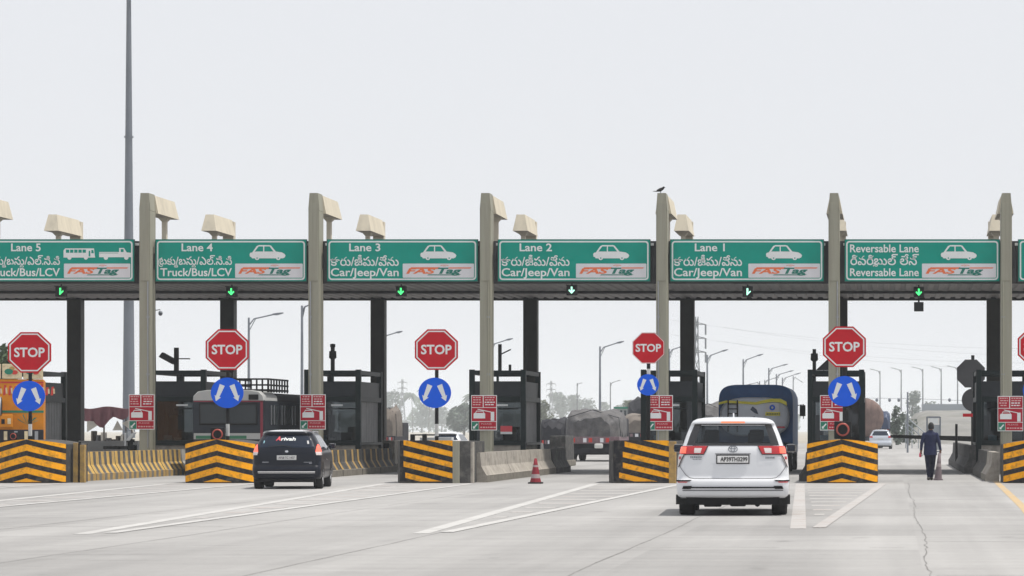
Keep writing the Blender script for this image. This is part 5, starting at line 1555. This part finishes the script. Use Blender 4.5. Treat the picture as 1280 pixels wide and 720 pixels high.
def pylon(px, pyt, d, w_px, label):
    s = d/F; g = max(1, d/500)
    t = thing('pylon', label, 'pylon', (X(px, d), d, 0), group='power pylons in the distance')
    h = Z(pyt, d); wb = w_px*s/2; b = MB(); wt = wb*.18
    n = 9
    lv = [(h*k/n, wb+(wt-wb)*min(1, k/(n*.75))) for k in range(n+1)]
    for sx in (-1, 1):
        for sy in (-1, 1): b.tube([(sx*w, sy*w, z) for z, w in lv], .055*g, 'pole_far', n=4)
    for (z0, w0_), (z1, w1_) in zip(lv, lv[1:]):
        for sy in (-1, 1):
            b.tube([(-w0_, sy*w0_, z0), (w1_, sy*w1_, z1)], .03*g, 'pole_far', n=3); b.tube([(w0_, sy*w0_, z0), (-w1_, sy*w1_, z1)], .03*g, 'pole_far', n=3)
            b.tube([(sy*w0_, -w0_, z0), (sy*w1_, w1_, z1)], .03*g, 'pole_far', n=3)
    b.build('lattice', t)
    for k in (.72, .83, .94):
        b = MB(); a = wb*1.3; z = h*k; b.tube([(-a, 0, z), (0, 0, z+a*.22), (a, 0, z)], .045*g, 'pole_far', n=4); b.tube([(-a, 0, z), (a, 0, z)], .045*g, 'pole_far', n=4)
        for x in (-a, a): b.tube([(x, 0, z), (x, 0, z-1.2)], .10, 'pole_far', n=4)
        b.build('cross_arm', t)
pylon(871, 396, 330, 17, 'tall pylon half hidden behind the column left of the tanker')
pylon(689, 476, 1500, 9, 'small faint pylon over the trees left of the tarpaulin truck')
pylon(503, 474, 1500, 9, 'small faint pylon over the trees beside the booth of Lane 3')
# power lines strung from the near pylon out to the right
b = MB()
for k, (za, zb) in enumerate(((18, 16), (17, 15.2), (15.2, 13.6), (14.4, 12.9))):
    p0, p1 = (X(871, 330)+(3 if k % 2 else -3), 330, Z(400+k*9, 330)), (45, 290, Z(420+k*9, 290))
    pts = []
    for i in range(25):
        u = i/24; pts.append((p0[0]+(p1[0]-p0[0])*u, p0[1]+(p1[1]-p0[1])*u, p0[2]+(p1[2]-p0[2])*u-2.2*4*u*(1-u)))
    b.tube(pts, .007, 'pole_far', n=4)
tag(b.build('power_line'), 'faint power lines sagging across the sky on the right', 'power lines')
# thin wire and pole in front of the embankment
d = 190.0
t = thing('utility_pole', 'thin grey utility pole with a wire in front of the embankment', 'pole', (X(1134.5, d), d, 0))
b = MB(); b.tube([(0, 0, 0), (0, 0, Z(490, d))], [.07, .05], 'galv', n=8); b.build('pole', t)
b = MB(); b.tube([(X(1075, d)-t.location.x, 0, Z(497.5, d)), (0, 0, Z(498, d)), (X(1210, d)-t.location.x, 0, Z(501, d))], .012, 'galv', n=4)
for px in (1096, 1112, 1123.5, 1187): b.ball((X(px, d)-t.location.x, 0, Z(500, d)), .10, .1, .13, 'galv', 8, 6)
b.build('wire', t)
# guard rail on top of the embankment
b = MB(); b.box(5.2, 90, 0, .25, 4.9, 6.1, 'guard'); tag(b.build('guard_wall', None, (0, 506, 0)), 'pale guard wall along the top of the embankment', 'guard wall')
# metal frame behind the man
d = 128.0; s = d/F
t = thing('sign_frame', 'grey metal frame with a pale panel behind the walking man', 'sign frame', (X(1167, d), d, 0))
b = MB()
for sx in (-1, 1): b.box(sx*8.2*s-.035, sx*8.2*s+.035, 0, .07, 0, Z(521, d), 'galv')
b.box(-8.2*s, 8.2*s, .01, .06, Z(522.5, d), Z(520.5, d), 'galv'); b.box(-8*s, 8*s, .01, .06, .5, .56, 'galv'); b.build('frame', t)
b = MB(); b.box(-5.6*s, 5.6*s, .02, .05, Z(530, d), Z(522, d), 'sign_white', bev=.01); b.box(-7.2*s, 7.2*s, .025, .045, .6, Z(531, d), 'guard'); b.build('panel', t)
# loose railing on the slope
d = 235.0
t = thing('railing', 'tangled grey railing at the foot of the embankment', 'railing', (X(1143, d), d, 0))
b = MB()
for (a, c) in (((1131, 527), (1152, 546)), ((1134, 522), (1156, 541)), ((1131, 533), (1146, 548))):
    b.tube([(X(a[0], d)-t.location.x, 0, Z(a[1], d)), (X(c[0], d)-t.location.x, .6, max(.05, Z(c[1], d)))], .045, 'guard', n=5)
for px, py in ((1132, 524), (1140, 530), (1148, 536), (1155, 541)): b.tube([(X(px, d)-t.location.x, .2, Z(py, d)), (X(px, d)-t.location.x, .2, 0)], .04, 'guard', n=5)
b.build('rail', t)

# ------------------------------------------------------------------ market stall and walls on the left
d = 118.0; s = d/F
t = thing('market_stall', 'market stall under a sagging maroon cloth behind the striped barriers', 'market stall', (X(134, d), d, 0))
xs = lambda px: (px-134)*s
b = MB()
rows = []
for j in range(5):
    y = j*.9; row = []
    for i in range(17):
        u = i/16; px = 100+u*66
        py = 509.5+1.5*math.sin(u*9)+(.8*j)
        row.append((xs(px), y, Z(py, d)))
    rows.append(row)
b.grid(rows, 'market_maroon')
low = [(xs(100+u/16*66), -.05+.1*math.sin(u*2.1), Z(522+ (11*math.exp(-((u-6)/3.2)**2)) + 3*math.sin(u*1.1), d)) for u in range(17)]
b.grid([rows[0], low], 'market_maroon'); b.build('cloth', t)
for px in (101, 129, 164):
    for y in (.1, 3.5):
        b = MB(); b.tube([(xs(px), y, 0), (xs(px), y, Z(511, d))], .03, 'bark', n=6); b.build('pole', t)
for (a, c, e) in (((104, 520), (118, 531), (104, 540)), ((136, 538), (142, 526), (149, 538)), ((148, 529), (156, 525), (163, 541))):
    b = MB(); P = [(xs(p), .6, Z(q, d)) for p, q in (a, c, e)]; b.prism([(p[0], p[2]) for p in P], 'y', .55, .62, 'market_white'); b.build('white_sheet', t)
b = MB(); b.box(xs(104), xs(164), .8, 2.2, 0, .9, 'trim_grey', bev=.03)
for k in range(9): b.box(xs(106+k*6.2), xs(109+k*6.2), .9, 1.5, .9, .9+random.uniform(.2, .55), random.choice(['guard', 'trim_grey', 'market_white', 'bark']), bev=.03)
b.build('counter', t)
d = 104.0; s = d/F
b = MB(); b.box(X(98, d), X(172, d), 0, .25, 0, Z(551, d), 'wall_grey', bev=.02); tag(b.build('low_wall', None, (0, d, 0)), 'low grey wall in front of the maroon market stall', 'wall')
d = 97.5; s = d/F
t = thing('boom_barrier', 'short black boom bar above the striped barriers below the maroon stall', 'boom barrier', (X(166, d), d, 0))
b = MB(); b.box(-.12, .12, -.1, .1, 0, Z(556, d), 'black', bev=.02); b.build('cabinet', t)
b = MB(); b.box((131-166)*s, .1, -.20, -.105, Z(561.5, d), Z(557.5, d), 'black'); b.build('boom', t)
t = thing('card_reader', 'tilted white panel on a black stand left of the cream column', 'card reader', (X(158, d), d+.5, 0))
b = MB(); b.box(-.08, .08, -.05, .05, 0, Z(551, d), 'black'); b.box(-.14, .14, -.06, .06, Z(553, d), Z(549, d), 'black', bev=.02); b.build('stand', t)
b = MB(); b.prism([(-.14, Z(551, d)), (.0, Z(551, d)), (.24, Z(540.5, d)), (.06, Z(542, d))], 'y', -.12, -.06, 'sign_white'); b.box(-.17, -.11, -.13, -.10, 0.9, Z(541, d), 'sign_white'); b.build('panel', t)

# ------------------------------------------------------------------ trees
def tree(name, label, px, pyt, d, wpx, mt, base_z=0.0, seed=0, palm=False, n=1500, leaf=.35, group='trees beyond the toll plaza', low=.25):
    rnd = random.Random(seed)
    s = d/F; h = Z(pyt, d)-base_z; w = wpx*s/2
    t = thing(name, label, 'tree' if name != 'shrub' else 'shrub', (X(px, d), d, base_z), group=group)
    if palm:
        b = MB(); lean = rnd.uniform(-.06, .06)*h
        pts = [(lean*(k/6)**2, 0, h*.86*k/6) for k in range(7)]
        b.tube(pts, [.24-.02*k for k in range(7)], 'bark', n=8); b.build('trunk', t)
        b = MB(); c = Vector(pts[-1])
        for k in range(24):
            a = 2*PI*k/24+rnd.uniform(-.2, .2); el = rnd.uniform(-.35, .95); L_ = w*rnd.uniform(.85, 1.15)
            q = []
            for i in range(7):
                u = i/6; q.append(c+Vector((math.cos(a)*L_*u*math.cos(el*(1-u*.4)), math.sin(a)*L_*u*math.cos(el*(1-u*.4)), L_*(math.sin(el)*u-.75*u*u))))
            for i in range(6):
                dv = (q[i+1]-q[i]); sd = Vector((-math.sin(a), math.cos(a), 0))
                for sg in (-1, 1):
                    wd = L_*.20*math.sin(PI*min(1, (i+.6)/6.2))
                    b.face([q[i], q[i+1], q[i+1]+sd*sg*wd+Vector((0, 0, -wd*.9))+dv*.4, q[i]+sd*sg*wd*.7+Vector((0, 0, -wd*.8))+dv*.3], mt)
        b.build('crown', t); return t
    b = MB()
    b.tube([(0, 0, 0), (.02*h, 0, h*.3), (0, 0, h*.62)], [.035*h, .026*h, .012*h], 'bark', n=8)
    for k in range(5):
        a = 2*PI*k/5+rnd.uniform(-.3, .3); b.tube([(.015*h, 0, h*(.25+.06*k)), (w*.55*math.cos(a), w*.55*math.sin(a), h*(.5+.07*k))], [.014*h, .005*h], 'bark', n=5)
    b.build('trunk', t)
    b = MB()
    clumps = []
    for k in range(17):
        a = rnd.uniform(0, 2*PI); r = math.sqrt(rnd.random())*.75; z = rnd.uniform(low, .9)
        m_ = 1-abs(z-.55)*.9
        clumps.append((Vector((w*r*m_*math.cos(a), w*r*m_*math.sin(a), h*z)), rnd.uniform(.22, .42)))
    clumps.append((Vector((0, 0, h*.86)), .3))
    for k in range(n):
        c, q = rnd.choice(clumps)
        v = Vector((rnd.gauss(0, 1), rnd.gauss(0, 1), rnd.gauss(0, 1))).normalized()*rnd.random()**.4
        p = c+Vector((v.x*w*q*1.2, v.y*w*q*1.2, v.z*h*q*.45))
        if p.z > h: p.z = h-rnd.random()*.1*h
        if p.z < .05: continue
        u = Vector((rnd.gauss(0, 1), rnd.gauss(0, 1), rnd.gauss(0, 1))).normalized(); e = u.orthogonal().normalized(); f = u.cross(e)
        l = leaf*rnd.uniform(.6, 1.3)
        b.face([p-e*l*.5, p+f*l*.28, p+e*l*.5, p-f*l*.28], mt)
    b.build('crown', t)
    return t
tree('tree', 'pale green bushy tree behind the striped block of Lane 3', 580, 504, 800, 44, 'foliage_haze', seed=1, n=2600, leaf=1.1)
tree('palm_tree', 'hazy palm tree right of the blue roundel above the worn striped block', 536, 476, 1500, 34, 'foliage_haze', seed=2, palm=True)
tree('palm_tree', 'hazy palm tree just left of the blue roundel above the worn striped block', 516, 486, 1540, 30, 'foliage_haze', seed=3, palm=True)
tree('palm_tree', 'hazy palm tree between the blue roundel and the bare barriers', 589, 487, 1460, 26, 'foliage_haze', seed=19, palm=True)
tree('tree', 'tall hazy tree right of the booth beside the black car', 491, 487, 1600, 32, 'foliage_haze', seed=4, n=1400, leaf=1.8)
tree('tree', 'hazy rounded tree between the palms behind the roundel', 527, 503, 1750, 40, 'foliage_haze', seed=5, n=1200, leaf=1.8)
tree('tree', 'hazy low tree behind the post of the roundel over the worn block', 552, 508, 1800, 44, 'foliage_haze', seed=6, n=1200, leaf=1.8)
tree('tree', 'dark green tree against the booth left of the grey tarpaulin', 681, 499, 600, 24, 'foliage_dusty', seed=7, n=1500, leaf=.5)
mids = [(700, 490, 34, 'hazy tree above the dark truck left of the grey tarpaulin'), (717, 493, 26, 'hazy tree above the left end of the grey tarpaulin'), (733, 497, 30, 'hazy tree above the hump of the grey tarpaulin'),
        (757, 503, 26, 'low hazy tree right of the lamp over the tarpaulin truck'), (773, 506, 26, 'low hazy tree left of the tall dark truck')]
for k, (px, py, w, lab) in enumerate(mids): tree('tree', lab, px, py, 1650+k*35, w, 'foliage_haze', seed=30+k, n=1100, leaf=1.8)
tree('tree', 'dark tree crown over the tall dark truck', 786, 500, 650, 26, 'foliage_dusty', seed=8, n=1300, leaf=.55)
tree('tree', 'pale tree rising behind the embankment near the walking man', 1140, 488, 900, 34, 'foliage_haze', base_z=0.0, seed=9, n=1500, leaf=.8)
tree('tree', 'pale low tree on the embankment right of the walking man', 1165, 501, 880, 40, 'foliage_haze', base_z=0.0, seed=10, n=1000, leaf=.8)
tree('shrub', 'pale shrub at the foot of the embankment beside the silver hatchback', 1121, 505, 290, 22, 'foliage_haze', seed=11, n=1400, leaf=.34, low=.15)
tree('shrub', 'low pale shrub beside the tangled railing', 1136, 524, 280, 26, 'foliage_haze', seed=12, n=700, leaf=.28, low=.15)
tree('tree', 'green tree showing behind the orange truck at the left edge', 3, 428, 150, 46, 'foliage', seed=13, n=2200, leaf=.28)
# far wood along the horizon
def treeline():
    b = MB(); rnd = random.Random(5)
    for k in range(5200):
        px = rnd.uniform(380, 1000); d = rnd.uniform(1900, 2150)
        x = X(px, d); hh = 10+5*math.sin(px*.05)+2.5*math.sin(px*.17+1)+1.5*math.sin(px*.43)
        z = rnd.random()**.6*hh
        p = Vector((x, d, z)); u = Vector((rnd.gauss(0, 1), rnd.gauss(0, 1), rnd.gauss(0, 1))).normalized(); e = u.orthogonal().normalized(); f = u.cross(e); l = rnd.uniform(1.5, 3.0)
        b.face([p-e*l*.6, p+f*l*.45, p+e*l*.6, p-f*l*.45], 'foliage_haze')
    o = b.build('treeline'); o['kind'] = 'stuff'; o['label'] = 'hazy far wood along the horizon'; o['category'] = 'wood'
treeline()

d = 300.0; s_ = d/F
t = thing('shed', 'pale green and white shed in the distance between the tarpaulin trucks', 'shed', (X(777, d), d, 0))
b = MB(); b.box(-9*s_, 9*s_, 0, 4, 0, Z(511, d), 'bus_white'); b.build('wall', t)
b = MB(); b.box(-9.6*s_, 9.6*s_, -.3, 4.3, Z(511, d)+.003, Z(508.5, d), 'board_green'); b.build('roof', t)
for k in range(3):
    b = MB(); b.box((-7+k*5)*s_, (-4+k*5)*s_, -.06, -.003, Z(520, d), Z(513, d), 'bus_glass'); b.build('window', t)
# ------------------------------------------------------------------ haze, sky, sun
HAZE = 0.00029
hz = bpy.data.materials.new('haze'); hz.use_nodes = True
nt = hz.node_tree; nt.nodes.remove(nt.nodes['Principled BSDF'])
vol = nt.nodes.new('ShaderNodeVolumePrincipled')
vol.inputs['Color'].default_value = (0.90, 0.95, 1.0, 1); vol.inputs['Density'].default_value = HAZE; vol.inputs['Anisotropy'].default_value = 0.0
nt.links.new(vol.outputs['Volume'], nt.nodes['Material Output'].inputs['Volume'])
M['haze'] = hz
b = MB(); b.box(-2400, 2400, -60, 3500, -1.05, 62, 'haze'); o = b.build('haze'); o['kind'] = 'stuff'; o['label'] = 'pale even haze filling the air of the whole place'; o['category'] = 'haze'

SUN_EL, SUN_AZ = 71.0, 92.0      # azimuth measured clockwise from +Y (ahead): high, from the right
w = bpy.data.worlds.new('World'); scene.world = w; w.use_nodes = True
nt = w.node_tree; bg = nt.nodes['Background']
sky = nt.nodes.new('ShaderNodeTexSky'); sky.sky_type = 'NISHITA'; sky.sun_disc = False
sky.sun_elevation = R(SUN_EL); sky.sun_rotation = R(SUN_AZ); sky.air_density = 1.0; sky.dust_density = 6.0; sky.ozone_density = 1.0
# a milky, hazy sky: the clear-sky model veiled by even white haze
mx = nt.nodes.new('ShaderNodeMix'); mx.data_type = 'RGBA'; mx.inputs['Factor'].default_value = 0.90
mx.inputs['B'].default_value = (8.6, 8.76, 9.14, 1)
nt.links.new(sky.outputs['Color'], mx.inputs['A']); nt.links.new(mx.outputs['Result'], bg.inputs['Color'])
bg.inputs['Strength'].default_value = 0.10
ld = bpy.data.lights.new('sun', 'SUN'); ld.energy = 4.1; ld.angle = R(0.6); ld.color = (1.0, 0.955, 0.88)
lo = bpy.data.objects.new('sun', ld); COL.objects.link(lo)
el, az = R(SUN_EL), R(SUN_AZ)
dirv = Vector((math.sin(az)*math.cos(el), math.cos(az)*math.cos(el), math.sin(el)))
lo.rotation_euler = dirv.to_track_quat('Z', 'Y').to_euler()
lo.location = (20, -20, 50)

scene.render.engine = 'CYCLES'
scene.view_settings.view_transform = 'Standard'
scene.view_settings.look = 'None'
scene.view_settings.exposure = 0.0
scene.view_settings.gamma = 1.0
scene.view_settings.use_curve_mapping = False
scene.cycles.max_bounces = 8
scene.cycles.transparent_max_bounces = 16
scene.cycles.volume_bounces = 2
scene.cycles.use_denoising = True
